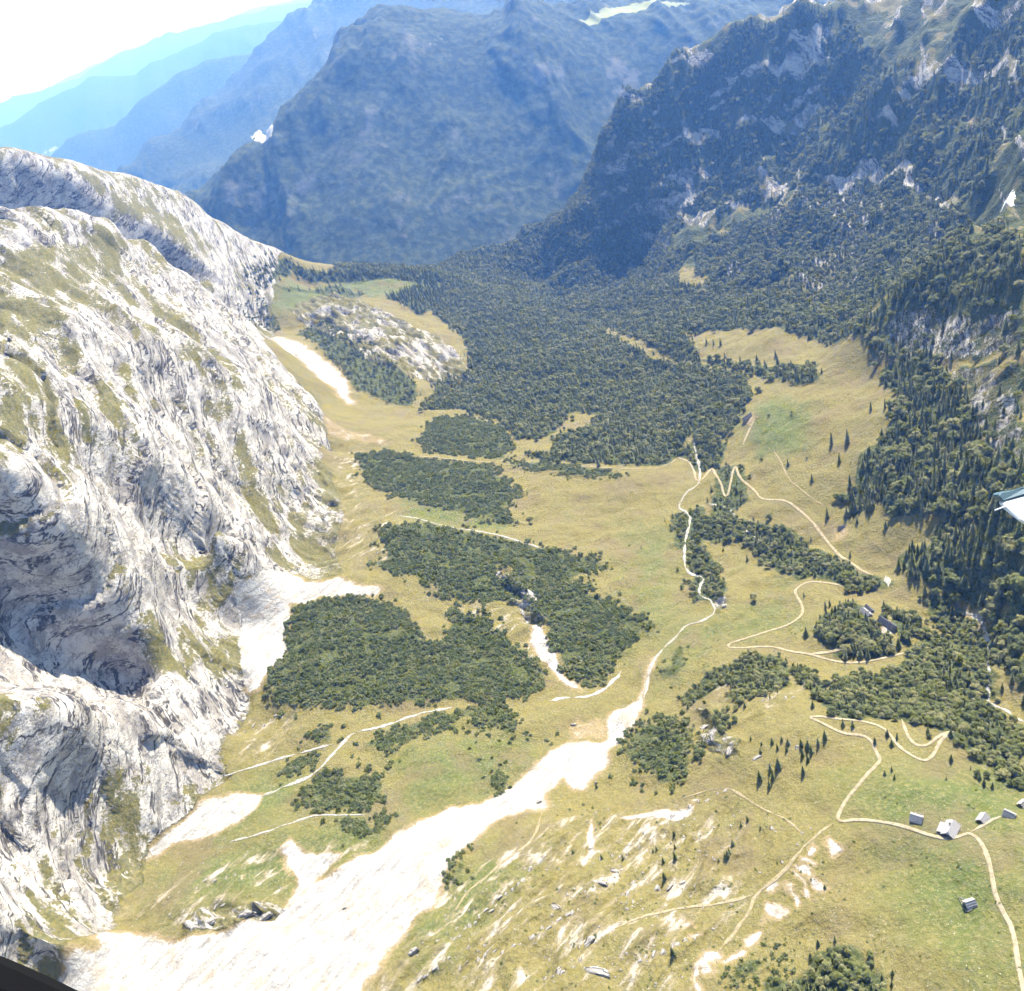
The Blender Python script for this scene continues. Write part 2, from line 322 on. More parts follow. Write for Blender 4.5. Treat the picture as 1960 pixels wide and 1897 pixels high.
M = dict(
    land=mat_land(), far=mat_far(), rock=mat_rock(),
    road=mat_simple('pale_gravel', (0.225, 0.185, 0.115), (0.35, 0.295, 0.20), 0.35),
    path=mat_simple('trodden_earth', (0.20, 0.165, 0.085), (0.30, 0.25, 0.165), 0.5),
    bed=mat_simple('white_cobbles', (0.19, 0.175, 0.15), (0.43, 0.41, 0.375), 0.6),
    spruce=mat_foliage('spruce_needles', (0.110, 0.128, 0.048), (0.290, 0.308, 0.128), (0.345, 0.328, 0.165)),
    beech=mat_foliage('beech_leaves', (0.130, 0.150, 0.050), (0.305, 0.318, 0.122), (0.350, 0.322, 0.150)),
    pine=mat_foliage('dwarf_pine_needles', (0.092, 0.118, 0.038), (0.225, 0.252, 0.090), (0.265, 0.255, 0.110)),
    bark=mat_simple('bark', (0.07, 0.055, 0.042), (0.13, 0.105, 0.08), 3.0),
    shingle=mat_simple('weathered_shingles', (0.26, 0.245, 0.24), (0.40, 0.385, 0.38), 2.0, mapscale=(1, 6, 1)),
    slate=mat_simple('dark_roofing', (0.09, 0.088, 0.10), (0.15, 0.148, 0.16), 2.0, mapscale=(1, 6, 1)),
    wood=mat_simple('dark_timber', (0.085, 0.060, 0.042), (0.15, 0.11, 0.075), 2.0, mapscale=(4, 4, 0.4)),
    stone=mat_simple('limewashed_stone', (0.28, 0.26, 0.23), (0.38, 0.36, 0.33), 2.0),
    glass=mat_simple('window_glass', (0.02, 0.025, 0.03), (0.03, 0.035, 0.04), 1.0, 0.2),
    snow=mat_simple('old_snow', (0.72, 0.76, 0.80), (0.86, 0.88, 0.90), 0.2),
    white=mat_simple('white_gelcoat', (0.62, 0.62, 0.60), (0.65, 0.65, 0.63), 3.0, 0.35),
    blue=mat_simple('blue_paint', (0.075, 0.125, 0.145), (0.085, 0.135, 0.155), 3.0, 0.35),
    black=mat_simple('black_plastic', (0.0015, 0.0015, 0.002), (0.002, 0.002, 0.003), 3.0, 1.0),
)

# ---------------------------------------------------------------- object helpers
def tag(o, label=None, cat=None, group=None, kind=None):
    for k_, v in (('label', label), ('category', cat), ('group', group), ('kind', kind)):
        if v: o[k_] = v
    return o
def mesh_np(name, V, Fq, mat, smooth=False):
    me = bpy.data.meshes.new(name); V = np.asarray(V, np.float32); Fq = np.asarray(Fq, np.int32)
    k_ = Fq.shape[1]
    me.vertices.add(len(V)); me.vertices.foreach_set('co', V.ravel())
    me.loops.add(Fq.size); me.loops.foreach_set('vertex_index', Fq.ravel())
    me.polygons.add(len(Fq)); me.polygons.foreach_set('loop_start', np.arange(len(Fq), dtype=np.int32) * k_)
    me.polygons.foreach_set('loop_total', np.full(len(Fq), k_, np.int32))
    if smooth: me.polygons.foreach_set('use_smooth', np.ones(len(Fq), bool))
    me.update(calc_edges=True)
    if mat: me.materials.append(mat)
    return me
def link(name, me, parent=None):
    o = bpy.data.objects.new(name, me); COL.objects.link(o)
    if parent: o.parent = parent
    return o
def empty(name, loc, rz=0.0, sc=1.0):
    o = bpy.data.objects.new(name, None); COL.objects.link(o)
    o.location = loc; o.rotation_euler = (0, 0, rz); o.scale = (sc, sc, sc) if not isinstance(sc, tuple) else sc
    o.empty_display_size = 1.0
    return o

# ---------------------------------------------------------------- the near land: a height field on a fan of rows
NA, NR = 860, 1050
AZ = np.linspace(math.radians(-62), math.radians(57), NA)
RR = np.exp(np.linspace(math.log(130.0), math.log(4300.0), NR))
_A2, _R2 = np.meshgrid(AZ[::2], RR[::2], indexing='ij')
_Zc = land(_R2 * np.sin(_A2), _R2 * np.cos(_A2))
def _up(a, n, axis):
    i = np.clip(np.arange(n) / 2.0, 0, a.shape[axis] - 1); j = np.minimum(i.astype(int), a.shape[axis] - 2); f = i - j
    f = f[:, None] if axis == 0 else f[None, :]
    return np.take(a, j, axis) * (1 - f) + np.take(a, j + 1, axis) * f
GA, GR = np.meshgrid(AZ, RR, indexing='ij')
GX, GY = GR * np.sin(GA), GR * np.cos(GA)
Z0 = _up(_up(_Zc, NA, 0), NR, 1)
LR0, LR1 = math.log(RR[0]), math.log(RR[-1])
def grid_at(Zg, x, y):
    x, y = np.asarray(x, float), np.asarray(y, float)
    a = (np.arctan2(x, y) - AZ[0]) / (AZ[-1] - AZ[0]) * (NA - 1)
    r = (np.log(np.maximum(np.hypot(x, y), 1.0)) - LR0) / (LR1 - LR0) * (NR - 1)
    a, r = np.clip(a, 0, NA - 1.001), np.clip(r, 0, NR - 1.001)
    i, j = a.astype(int), r.astype(int); fa, fr = a - i, r - j
    return (Zg[i, j] * (1 - fa) * (1 - fr) + Zg[i + 1, j] * fa * (1 - fr) + Zg[i, j + 1] * (1 - fa) * fr + Zg[i + 1, j + 1] * fa * fr)
def ground_pt(px, py, Zg=None):
    """where the line of sight through a view point first meets the land"""
    Zg = Z0 if Zg is None else Zg
    u, w, d = ray(px, py); h = math.hypot(u, w)
    xs, ys = RR * u / h, RR * w / h
    zz = grid_at(Zg, xs, ys); diff = CAMZ + d / h * RR - zz
    k_ = np.argmax(diff < 0)
    if diff[k_] >= 0: k_ = int(np.argmin(diff)); return xs[k_], ys[k_]
    if k_ == 0: return xs[0], ys[0]
    f = diff[k_ - 1] / (diff[k_ - 1] - diff[k_])
    r = RR[k_ - 1] + f * (RR[k_] - RR[k_ - 1])
    return r * u / h, r * w / h
def pts_xy(px): return np.array([ground_pt(*p) for p in px])

def sdf(poly, x, y):
    """signed distance to a polygon, positive inside"""
    d = np.full(x.shape, 1e18); ins = np.zeros(x.shape, bool); n = len(poly)
    for i in range(n):
        ax, ay = poly[i]; bx, by = poly[(i + 1) % n]
        ex, ey = bx - ax, by - ay; L = ex * ex + ey * ey + 1e-9
        t = np.clip(((x - ax) * ex + (y - ay) * ey) / L, 0, 1)
        d = np.minimum(d, (x - ax - t * ex) ** 2 + (y - ay - t * ey) ** 2)
        c = (ay > y) != (by > y)
        if abs(ey) > 1e-9: ins ^= c & (x < ex * (y - ay) / ey + ax)
    return np.where(ins, 1, -1) * np.sqrt(d)
def line_dist(lines, x, y):
    d = np.full(x.shape, 1e18)
    for ln in lines:
        lo, hi = ln.min(0) - 40, ln.max(0) + 40
        m = (x > lo[0]) & (x < hi[0]) & (y > lo[1]) & (y < hi[1])
        if not m.any(): continue
        xm, ym = x[m], y[m]; dm = np.full(xm.shape, 1e18)
        for i in range(len(ln) - 1):
            ax, ay = ln[i]; ex, ey = ln[i + 1] - ln[i]; L = ex * ex + ey * ey + 1e-9
            t = np.clip(((xm - ax) * ex + (ym - ay) * ey) / L, 0, 1)
            dm = np.minimum(dm, (xm - ax - t * ex) ** 2 + (ym - ay - t * ey) ** 2)
        d[m] = np.minimum(d[m], dm)
    return np.sqrt(d)
WX, WY = fbm(GX / 38.0, GY / 38.0, 3) * 5.0, fbm(GX / 38.0 + 50, GY / 38.0 + 50, 3) * 5.0     # ragged edges
def cover(mask, poly, soft=7.0, wob=1.0):
    lo, hi = poly.min(0) - 3 * soft - 12, poly.max(0) + 3 * soft + 12
    m = (GX > lo[0]) & (GX < hi[0]) & (GY > lo[1]) & (GY < hi[1])
    if m.any():
        v = np.clip(0.5 + sdf(poly, GX[m] + wob * WX[m], GY[m] + wob * WY[m]) / (2 * soft), 0, 1)
        mask[m] = np.maximum(mask[m], v)
    return mask

# ---------------------------------------------------------------- what covers the land (view points, dropped onto the land)
SCREE = dict(
 main=[(1250,1259),(1230,1327),(1220,1371),(1196,1405),(1186,1428),(1169,1439),(1164,1462),(1138,1493),(1122,1510),(1098,1510),(1084,1486),(1060,1506),(1037,1520),(1033,1554),
  (1003,1554),(952,1574),(911,1605),(867,1642),(847,1679),(833,1723),(796,1757),(769,1788),(742,1815),(725,1862),(690,1897),(640,1960),(100,1960),(90,1890),(190,1815),(203,1788),(305,1801),(407,1788),(508,1771),
  (542,1747),(576,1723),(644,1676),(681,1649),(721,1632),(755,1605),(796,1574),(837,1550),(911,1530),(986,1506),(1003,1489),(1020,1459),(1047,1442),(1094,1422),(1155,1415),(1162,1384),
  (1176,1361),(1223,1334),(1247,1259)],
 tongue=[(271,1625),(325,1584),(366,1554),(407,1527),(502,1517),(488,1547),(441,1578),(390,1598),(322,1618),(281,1640)],
 apron=[(434,1105),(475,1101),(542,1091),(593,1112),(658,1112),(739,1125),(715,1137),(647,1147),(610,1142),(549,1162),(549,1203),(536,1257),(502,1320),(478,1327),(455,1196),(437,1139)],
 strip=[(498,632),(576,654),(620,684),(664,722),(672,760),(690,775),(660,775),(627,739),(576,695),(525,657)],
 fan=[(560,800),(610,790),(650,815),(700,830),(770,850),(720,850),(650,835),(600,825)],
 rill=[(1040,1190),(1010,1230),(1040,1270),(1085,1310),(1110,1320),(1080,1290),(1050,1240)],
 bank=[(1095,1415),(1090,1390),(1110,1380),(1150,1375),(1165,1385),(1150,1415)],
 lip=[(545,1740),(570,1690),(545,1625),(560,1610),(600,1640),(650,1640),(600,1690),(640,1680),(590,1725)],
 pit=[(1588,1030),(1598,1010),(1620,1003),(1628,1020),(1612,1032),(1595,1042)],
 yard=[(1430,818),(1418,812),(1440,790),(1448,800)],
 court=[(1690,1212),(1706,1205),(1720,1212),(1700,1228)],
 gash=[(1110,1655),(1125,1640),(1128,1600),(1137,1562),(1142,1600),(1135,1640),(1120,1660)],
 slab=[(1190,1570),(1260,1555),(1330,1545),(1320,1560),(1240,1575)],
 rslip=[(1835,1165),(1880,1180),(1885,1197),(1860,1185)],
 wedge=[(1895,705),(1925,695),(1930,715),(1885,755),(1860,785),(1885,740)],
 wedge2=[(1850,858),(1905,820),(1915,828),(1865,872)], wedge3=[(1780,720),(1840,690),(1800,735)],
 rdrift=[(1870,215),(1905,230),(1895,240),(1850,235),(1855,190)],
)
def ell(cx, cy, rx, ry, ang):
    c, d = math.cos(math.radians(ang)), math.sin(math.radians(ang)); cx, cy, rx, ry = 1295 + 0.339 * cx, 1259 + 0.339 * cy, rx * 0.339, ry * 0.339
    return [(cx + rx * math.cos(t) * c - ry * math.sin(t) * d, cy + rx * math.cos(t) * d + ry * math.sin(t) * c) for t in [i * math.pi / 4 for i in range(8)]]
for i_, e_ in enumerate([(885, 1075, 48, 20, 75), (790, 1110, 35, 22, -20), (760, 1160, 45, 16, 35), (720, 1200, 60, 24, 45), (790, 1270, 50, 26, 50), (735, 1320, 50, 18, 55), (685, 1370, 55, 18, 65), (640, 1300, 50, 16, 60),
      (540, 1310, 60, 26, -35), (540, 1440, 70, 34, 10), (600, 1460, 55, 22, -10), (440, 1550, 85, 34, -45), (310, 1680, 90, 28, -35), (205, 1700, 40, 60, 20), (150, 1780, 70, 20, -60), (195, 1780, 45, 18, 70), (120, 1860, 35, 14, -70),
      (690, 1235, 70, 14, 60), (30, 870, 26, 16, 0), (105, 815, 16, 12, 0), (50, 1480, 45, 14, -30), (90, 1565, 30, 14, -30)]):
    SCREE['slip%d' % i_] = ell(*e_)
ROCKS = dict(
 knoll=[(552,590),(600,570),(640,562),(700,580),(760,610),(830,640),(880,680),(905,725),(885,750),(830,735),(760,705),(700,690),(650,650),(580,620)],
 tower=[(1335,1365),(1350,1355),(1375,1400),(1410,1430),(1400,1450),(1370,1440),(1345,1410)],
 lipA=[(360,1765),(400,1740),(450,1730),(500,1735),(545,1745),(520,1765),(450,1775),(380,1778)],
 step=[(950,1100),(970,1090),(985,1100),(1050,1180),(1060,1195),(1010,1190),(960,1125)],
 rcliff=[(1690,630),(1730,590),(1800,575),(1870,600),(1960,585),(1960,690),(1850,690),(1720,695)], rgully=[(1800,730),(1850,700),(1960,695),(1960,910),(1900,870),(1850,800)],
 cleft=[(1370,1150),(1392,1145),(1395,1165),(1378,1172)],
)
WOODS_FLOOR = []
LUSH = [([(1620,1500),(1700,1470),(1960,1480),(1960,1897),(1800,1800),(1700,1650),(1640,1560)], 0.75),
        ([(1430,800),(1470,770),(1530,790),(1530,850),(1460,860)], 1.0),
        ([(760,1440),(900,1400),(1000,1420),(1000,1490),(880,1530),(760,1560)], 0.7),
        ([(780,960),(860,985),(960,1005),(900,1010),(800,985)], 1.0),
        ([(480,1500),(560,1490),(560,1540),(420,1610)], 0.8), ([(270,1690),(400,1640),(560,1600),(700,1560),(760,1600),(560,1700),(330,1740)], 0.75),
        ([(1270,1180),(1400,1180),(1500,1120),(1540,1200),(1400,1230),(1260,1320)], 0.6), ([(1200,1000),(1310,1010),(1310,1200),(1180,1260),(1180,1100)], 0.55),
        ([(560,540),(640,545),(850,520),(840,560),(700,570),(520,590)], 0.9), ([(860,1680),(960,1640),(1000,1640),(860,1800),(800,1800)], 0.8)]
PATCH = [([(800,1720),(950,1640),(1090,1560),(1250,1560),(1420,1580),(1420,1700),(1300,1897),(720,1897)], 1.0), ([(230,1740),(340,1680),(480,1640),(620,1610),(700,1620),(560,1720),(400,1780)], 0.9),
         ([(640,960),(760,980),(760,1090),(660,1060)], 0.9), ([(640,840),(700,860),(690,1000),(650,960)], 0.8), ([(1350,1290),(1560,1280),(1520,1380),(1380,1360)], 0.7),
         ([(800,1130),(1010,1180),(1060,1300),(990,1260),(900,1180)], 0.8), ([(470,1380),(560,1350),(540,1440),(450,1450)], 0.9)]

BASE = [(40,1960),(110,1880),(205,1790),(215,1710),(270,1680),(270,1610),(340,1560),(395,1520),(425,1490),(430,1430),(470,1365),(472,1300),(462,1200),(440,1112),(480,1098),(560,1095),(610,1108),
        (655,1098),(640,1050),(655,985),(642,930),(612,860),(628,825),(610,772),(560,715),(500,645)]
ROADS = dict(
 hut_road=(2.5, [(1962,1925),(1956,1886),(1946,1835),(1939,1781),(1919,1744),(1902,1710),(1897,1666),(1885,1628),(1868,1601),(1851,1593),(1831,1605),(1804,1606),(1770,1596),(1719,1579),(1668,1569),
   (1634,1567),(1610,1573),(1600,1564),(1620,1530),(1648,1496),(1671,1469),(1687,1452),(1678,1439),(1670,1418),(1654,1406),(1614,1403),(1583,1389),(1556,1378),(1549,1375),(1560,1373),(1600,1376),
   (1648,1379),(1681,1388),(1702,1401),(1722,1428),(1746,1445),(1770,1456),(1787,1445),(1797,1422),(1814,1405),(1828,1402),(1812,1402),(1793,1412),(1776,1425),(1753,1425),(1736,1405),(1726,1376)]),
 valley_road=(2.8, [(1735,1247),(1690,1262),(1640,1268),(1600,1262),(1549,1252),(1512,1251),(1478,1239),(1407,1242),(1392,1239),(1397,1230),(1458,1213),(1515,1193),(1537,1176),(1536,1156),(1519,1135),
   (1529,1122),(1546,1113),(1583,1118),(1614,1125)]),
 farm_lane=(3.4, [(1549,1252),(1593,1245),(1625,1236)]),
 switchback_road=(3.2, [(1675,1100),(1651,1095),(1627,1081),(1604,1064),(1587,1044),(1563,1010),(1539,983),(1512,966),(1485,959),(1454,956),(1444,939),(1420,925),(1412,905),(1407,889),(1402,905),(1399,925),
   (1393,949),(1386,950),(1380,925),(1368,908),(1363,893),(1354,908),(1342,922),(1331,920),(1329,901),(1319,884),(1305,878),(1295,873)]),
 barn_lane=(3.6, [(1444,803),(1434,820),(1422,850)]),
 hut_lane=(2.6, [(1858,1592),(1868,1586),(1895,1567),(1922,1557)]),
)
PATHS = dict(
 ridge_track=(2.0, [(1597,1574),(1546,1615),(1532,1639),(1488,1683),(1441,1710),(1437,1740),(1407,1778),(1376,1815)]),
 side_track=(1.8, [(1441,1710),(1380,1730),(1312,1737),(1223,1754),(1172,1784)]),
 meadow_path=(1.8, [(1481,861),(1498,891),(1512,925),(1549,952),(1580,969)]),
 apron_path=(2.4, [(796,873),(884,881),(972,884)]),
 valley_path=(2.4, [(1120,894),(1189,900),(1257,897),(1295,876)]),
 gully_path=(2.2, [(1038,1556),(1030,1590),(1010,1620),(975,1640),(930,1680),(895,1705),(870,1740)]),
 slope_path=(1.5, [(1546,1613),(1520,1580),(1480,1556),(1430,1530),(1388,1500),(1300,1530)]),
)
BEDS = dict(
 main_bed=(2.7, [(1232,1335),(1240,1290),(1250,1262),(1270,1238),(1300,1212),(1315,1196),(1346,1191),(1373,1169),(1363,1154),(1336,1139),(1342,1118),(1349,1100),(1312,1096),(1309,1061),(1312,1027),(1322,1003),
   (1319,983),(1298,969),(1302,956),(1315,940),(1336,932),(1342,908),(1336,884),(1327,842)]),
 fork_bed=(2.6, [(1356,964),(1390,969),(1407,986),(1414,1003),(1434,1020),(1478,1057),(1526,1054),(1576,1081)]),
 gully_bed=(2.6, [(1832,1163),(1871,1179),(1884,1200),(1897,1250),(1890,1300),(1892,1347)]), outlet_bed=(4.0, [(1694,1100),(1699,1112),(1700,1125)]), corner_bed=(3.2, [(1888,1344),(1922,1361),(1962,1392)]),
 tongue_bed=(3.0, [(495,1525),(556,1503),(610,1479),(644,1439),(664,1415),(674,1405),(722,1395),(766,1376),(816,1357),(864,1350)]),
 wall_bed=(2.2, [(430,1486),(502,1459),(559,1442),(637,1425)]),
 side_bed=(3.8, [(1050,1344),(1088,1334),(1121,1337),(1152,1323),(1169,1303),(1189,1279)]),
 turf_bed=(1.8, [(440,1612),(500,1600),(560,1575),(600,1562),(700,1562)]),
 high_bed=(2.2, [(760,985),(860,1010),(960,1025),(1040,1050)]),
)
LINES = {k_: pts_xy(v[1]) for D in (ROADS, PATHS, BEDS) for k_, v in D.items()}
def smooth_line(P, step=2.0):
    """rounded, evenly stepped copy of a surveyed line"""
    for _ in range(2):
        Q = [P[0]]
        for a, b in zip(P[:-1], P[1:]): Q += [a * 0.75 + b * 0.25, a * 0.25 + b * 0.75]
        P = np.array(Q + [P[-1]])
    s = np.concatenate([[0], np.cumsum(np.hypot(*np.diff(P, axis=0).T))]); n = max(int(s[-1] / step), 3)
    t = np.linspace(0, s[-1], n)
    return np.stack([np.interp(t, s, P[:, 0]), np.interp(t, s, P[:, 1])], 1)
LINES = {k_: smooth_line(v) for k_, v in LINES.items()}

# trees: (view polygon, spacing in metres, {kind: share}, (min height, max height), where it is)
WOODS = [
 ([(560,1165),(600,1145),(680,1138),(740,1150),(790,1180),(800,1210),(850,1220),(860,1170),(930,1180),(960,1210),(1000,1250),(1040,1290),(1045,1320),(960,1345),(870,1335),(770,1350),(640,1355),(540,1350),(505,1320),(520,1270),(545,1220)],
  3.9, {'pine': 1}, (2.2, 5.4), 'the broad thicket under the pale wall'),
 ([(705,1075),(745,1068),(730,1045),(725,1010),(790,1000),(900,1018),(1000,1040),(1090,1055),(1150,1062),(1152,1085),(1100,1115),(1180,1150),(1240,1185),(1235,1220),(1180,1250),(1155,1310),(1120,1310),(1060,1280),(1040,1235),(1050,1200),(1000,1150),(940,1160),(880,1150),(800,1110),(730,1100)],
  4.1, {'pine': 0.9, 'beech': 0.1}, (2.2, 5.8), 'the long thicket above the stream bend'),
 ([(680,870),(740,860),(850,880),(940,888),(985,930),(1000,948),(970,975),(1000,1000),(960,1000),(860,980),(760,950),(700,930)],
  4.2, {'pine': 1}, (2.2, 5.4), 'the thicket below the gravel path'),
 ([(800,845),(830,800),(900,795),(960,815),(990,850),(970,878),(880,872),(800,860)], 4.3, {'pine': 0.9, 'beech': 0.1}, (2.4, 5.6), 'the grey thicket above the gravel path'),
 ([(960,882),(1060,884),(1190,905),(1185,918),(1080,908),(990,895)], 4.0, {'pine': 1}, (2.2, 4.0), 'the shrub strip along the spruce wood'),
 ([(690,1425),(760,1385),(860,1355),(950,1345),(1000,1370),(1010,1410),(960,1400),(890,1375),(800,1415),(745,1445)], 4.0, {'pine': 1}, (2.0, 4.8), 'the shrub belt beside the white scree'),
 ([(575,1515),(620,1465),(680,1482),(725,1490),(735,1530),(700,1555),(620,1555),(580,1540)], 3.5, {'pine': 1}, (2.0, 4.6), 'the round thicket by the left scree tongue'),
 ([(655,1570),(750,1565),(745,1585),(700,1605),(665,1590)], 3.0, {'pine': 1}, (2.2, 3.6), 'the small dark shrub patch above the scree'),
 ([(540,1470),(570,1447),(625,1437),(600,1465),(560,1490)], 3.0, {'pine': 1}, (2.2, 3.6), 'the narrow shrub patch between two stream beds'),
 ([(580,1410),(620,1395),(645,1408),(610,1425),(585,1425)], 3.0, {'pine': 1}, (2.2, 3.6), 'the smallest shrub patch under the broad thicket'),
 ([(847,1682),(866,1645),(905,1628),(895,1660),(862,1688)], 2.8, {'pine': 1}, (1.8, 3.0), 'the shrub patch on the scree edge'),
 ([(930,1500),(945,1478),(962,1485),(955,1508)], 2.6, {'pine': 1}, (2.2, 3.6), 'the lone bush clump beside the scree'),
 ([(1198,1405),(1240,1375),(1290,1385),(1330,1410),(1340,1460),(1310,1500),(1262,1500),(1200,1460)], 4.6, {'pine': 0.7, 'beech': 0.3}, (2.0, 5.4), 'the bushy slope right of the scree neck'),
 ([(1298,1340),(1350,1290),(1430,1262),(1512,1268),(1500,1290),(1430,1300),(1375,1312),(1320,1352)], 4.2, {'beech': 0.8, 'spruce': 0.2}, (4.5, 8.5), 'the wooded rim below the hut road'),
 ([(1390,1330),(1420,1300),(1490,1290),(1500,1315),(1450,1335),(1410,1345)], 4.6, {'beech': 0.7, 'spruce': 0.3}, (5, 9), 'the copse under the road bend'),
 ([(1350,1400),(1370,1365),(1395,1370),(1385,1405),(1360,1420)], 4.0, {'beech': 0.9, 'spruce': 0.1}, (5, 8), 'the clump on the small crag'),
 ([(1385,1840),(1440,1815),(1490,1830),(1490,1870),(1440,1897),(1380,1897)], 4.2, {'pine': 1.0}, (1.2, 2.6), 'the low shrubs beside the white slips'),
 ([(1545,1830),(1600,1815),(1640,1830),(1690,1880),(1700,1930),(1450,1930),(1470,1895),(1540,1875)], 4.0, {'beech': 0.8, 'spruce': 0.2}, (4, 7.5), 'the copse at the lower edge'),
 ([(1550,1210),(1575,1185),(1610,1160),(1640,1148),(1655,1165),(1640,1185),(1680,1195),(1690,1230),(1720,1240),(1700,1258),(1660,1262),(1610,1252),(1575,1232)], 4.6, {'spruce': 0.45, 'beech': 0.55}, (8, 15), 'the grove around the farmstead'),
 ([(1690,1165),(1725,1165),(1760,1195),(1755,1235),(1725,1230),(1720,1195)], 5.0, {'spruce': 0.5, 'beech': 0.5}, (8, 14), 'the grove around the farmstead'),
 ([(1570,1335),(1620,1290),(1720,1278),(1755,1235),(1810,1208),(1835,1260),(1880,1330),(1950,1400),(1960,1510),(1920,1490),(1850,1425),(1770,1385),(1650,1372),(1585,1362)], 4.9, {'beech': 0.82, 'spruce': 0.18}, (5.5, 11), 'the wood on the step above the farmstead'),
 ([(1515,1270),(1545,1270),(1575,1315),(1570,1340),(1545,1320),(1520,1300)], 5.0, {'beech': 0.6, 'spruce': 0.4}, (6, 10), 'the strip of wood beside the lower road'),
 ([(1960,1180),(1960,1345),(1900,1260),(1895,1205),(1920,1190)], 6.0, {'beech': 0.6, 'spruce': 0.4}, (8, 15), 'the wood across the gully'),
 ([(1600,962),(1640,922),(1650,872),(1700,842),(1722,765),(1685,712),(1760,662),(1850,760),(1960,900),(1960,1180),(1880,1165),(1800,1125),(1712,1095),(1722,1060),(1795,1042),(1790,995),(1750,985),(1700,990),(1690,955)],
  7.4, {'spruce': 0.66, 'beech': 0.34}, (9, 22), 'the steep spruce wood on the right'),
 ([(1850,760),(1830,700),(1960,700),(1960,900)], 11, {'spruce': 0.8, 'beech': 0.2}, (9, 16), 'the broken wood under the right crag'),
 ([(1625,965),(1665,925),(1680,960),(1640,990)], 6.5, {'spruce': 1}, (12, 20), 'the spruce spur reaching into the meadow'),
 ([(1320,1010),(1350,985),(1390,985),(1430,1000),(1500,1005),(1570,1058),(1600,1078),(1690,1100),(1700,1122),(1640,1132),(1560,1102),(1520,1112),(1450,1070),(1400,1030),(1345,1040)], 6.4, {'beech': 0.75, 'spruce': 0.25}, (6, 13), 'the stream-side wood below the switchbacks'),
 ([(1310,1060),(1350,1050),(1385,1110),(1360,1150),(1330,1120)], 6.0, {'beech': 0.8, 'spruce': 0.2}, (6, 11), 'the trees along the white stream bed'),
 ([(800,790),(860,720),(905,720),(890,650),(830,600),(845,545),(870,528),(960,530),(1040,540),(1100,590),(1200,660),(1300,700),(1430,720),(1440,760),(1400,830),(1345,850),(1320,830),(1285,890),(1180,890),(1050,882),(1000,870),(1060,842),(1100,820),(1150,795),(1100,790),(1050,835),(990,840),(960,805),(880,785)],
  6.7, {'spruce': 0.34, 'beech': 0.66}, (6, 16), 'the forest in the valley floor'),
 ([(570,640),(620,615),(690,650),(760,700),(800,740),(790,780),(720,760),(680,740),(620,670)], 9.0, {'spruce': 0.5, 'beech': 0.5}, (7, 14), 'the open wood below the rock knoll'),
 ([(1110,600),(1075,555),(1150,478),(1300,478),(1450,420),(1500,402),(1560,345),(1640,340),(1700,355),(1790,398),(1850,430),(1960,450),(1960,560),(1780,600),(1700,560),(1660,600),(1690,690),(1560,650),(1480,625),(1310,640),(1340,690),(1560,695),(1570,740),(1440,715),(1300,690),(1200,640)],
  7.8, {'spruce': 0.40, 'beech': 0.60}, (7, 18), 'the forest below the shaded cliffs'),
 ([(470,515),(540,490),(700,515),(850,520),(840,545),(740,535),(660,540),(560,520),(520,545),(480,560)], 9.5, {'spruce': 0.9, 'beech': 0.1}, (12, 20), 'the spruce belt on the far alp'),
 ([(740,570),(790,545),(850,545),(850,590),(800,600)], 9.5, {'spruce': 1}, (12, 20), 'the spruces on the edge of the far alp'),
 ([(440,575),(500,570),(540,620),(520,635),(470,610)], 7.0, {'pine': 0.9, 'spruce': 0.1}, (3, 6), 'the scrub hollow behind the pale wall'),
 ([(500,545),(560,550),(640,545),(700,560),(690,570),(600,560)], 16.0, {'spruce': 1}, (12, 18), 'the scattered spruces on the far alp'),
 # along the stream and in the gully
 ([(1288,985),(1335,970),(1352,1010),(1335,1060),(1298,1050)], 6.0, {'beech': 0.85, 'spruce': 0.15}, (4, 10), 'the trees at the stream fork'),
 ([(1318,1085),(1372,1078),(1395,1128),(1372,1152),(1325,1148)], 5.2, {'beech': 0.9, 'spruce': 0.1}, (4, 10), 'the clump at the stream bend'),
 ([(1375,895),(1420,885),(1435,945),(1400,1000),(1355,985)], 8.5, {'beech': 0.6, 'spruce': 0.4}, (4, 11), 'the open bushes between the switchbacks'),
 ([(1300,860),(1345,830),(1390,850),(1370,900),(1330,900)], 6.5, {'beech': 0.7, 'spruce': 0.3}, (6, 14), 'the trees beside the top switchback'),
 ([(1790,1128),(1840,1155),(1890,1195),(1905,1345),(1872,1335),(1842,1255),(1785,1180)], 4.6, {'beech': 1.0}, (2.5, 6), 'the pale bushy gully'),
 ([(1250,1290),(1300,1230),(1330,1240),(1290,1310)], 9.0, {'pine': 1.0}, (1.5, 3.2), 'the sparse scrub along the white stream'),
 # trees on the shaded mountains
 ([(870,528),(930,500),(1000,490),(1060,445),(1112,380),(1128,462),(1310,440),(1150,482),(1075,560),(1020,545)], 9.0, {'spruce': 0.5, 'beech': 0.5}, (10, 19), 'the pale forest at the mouth of the valley'),
 ([(1125,460),(1125,380),(1155,235),(1200,172),(1290,113),(1420,55),(1530,24),(1620,36),(1760,120),(1640,240),(1560,320),(1500,385),(1300,440),(1200,465)], 8.6, {'spruce': 0.6, 'beech': 0.4}, (10, 21), 'the shaded mountain face'),
 ([(1500,385),(1560,322),(1640,238),(1740,150),(1830,80),(1940,10),(1960,60),(1960,240),(1900,330),(1880,410),(1790,400),(1700,360),(1560,350)], 9.0, {'spruce': 0.6, 'beech': 0.4}, (10, 20), 'the mountain rib behind the snow patch'),
 ([(1700,565),(1750,532),(1840,502),(1960,475),(1960,680),(1850,684),(1750,684),(1700,690),(1665,600)], 9.5, {'spruce': 0.8, 'beech': 0.2}, (10, 18), 'the wooded crag on the right'),
]
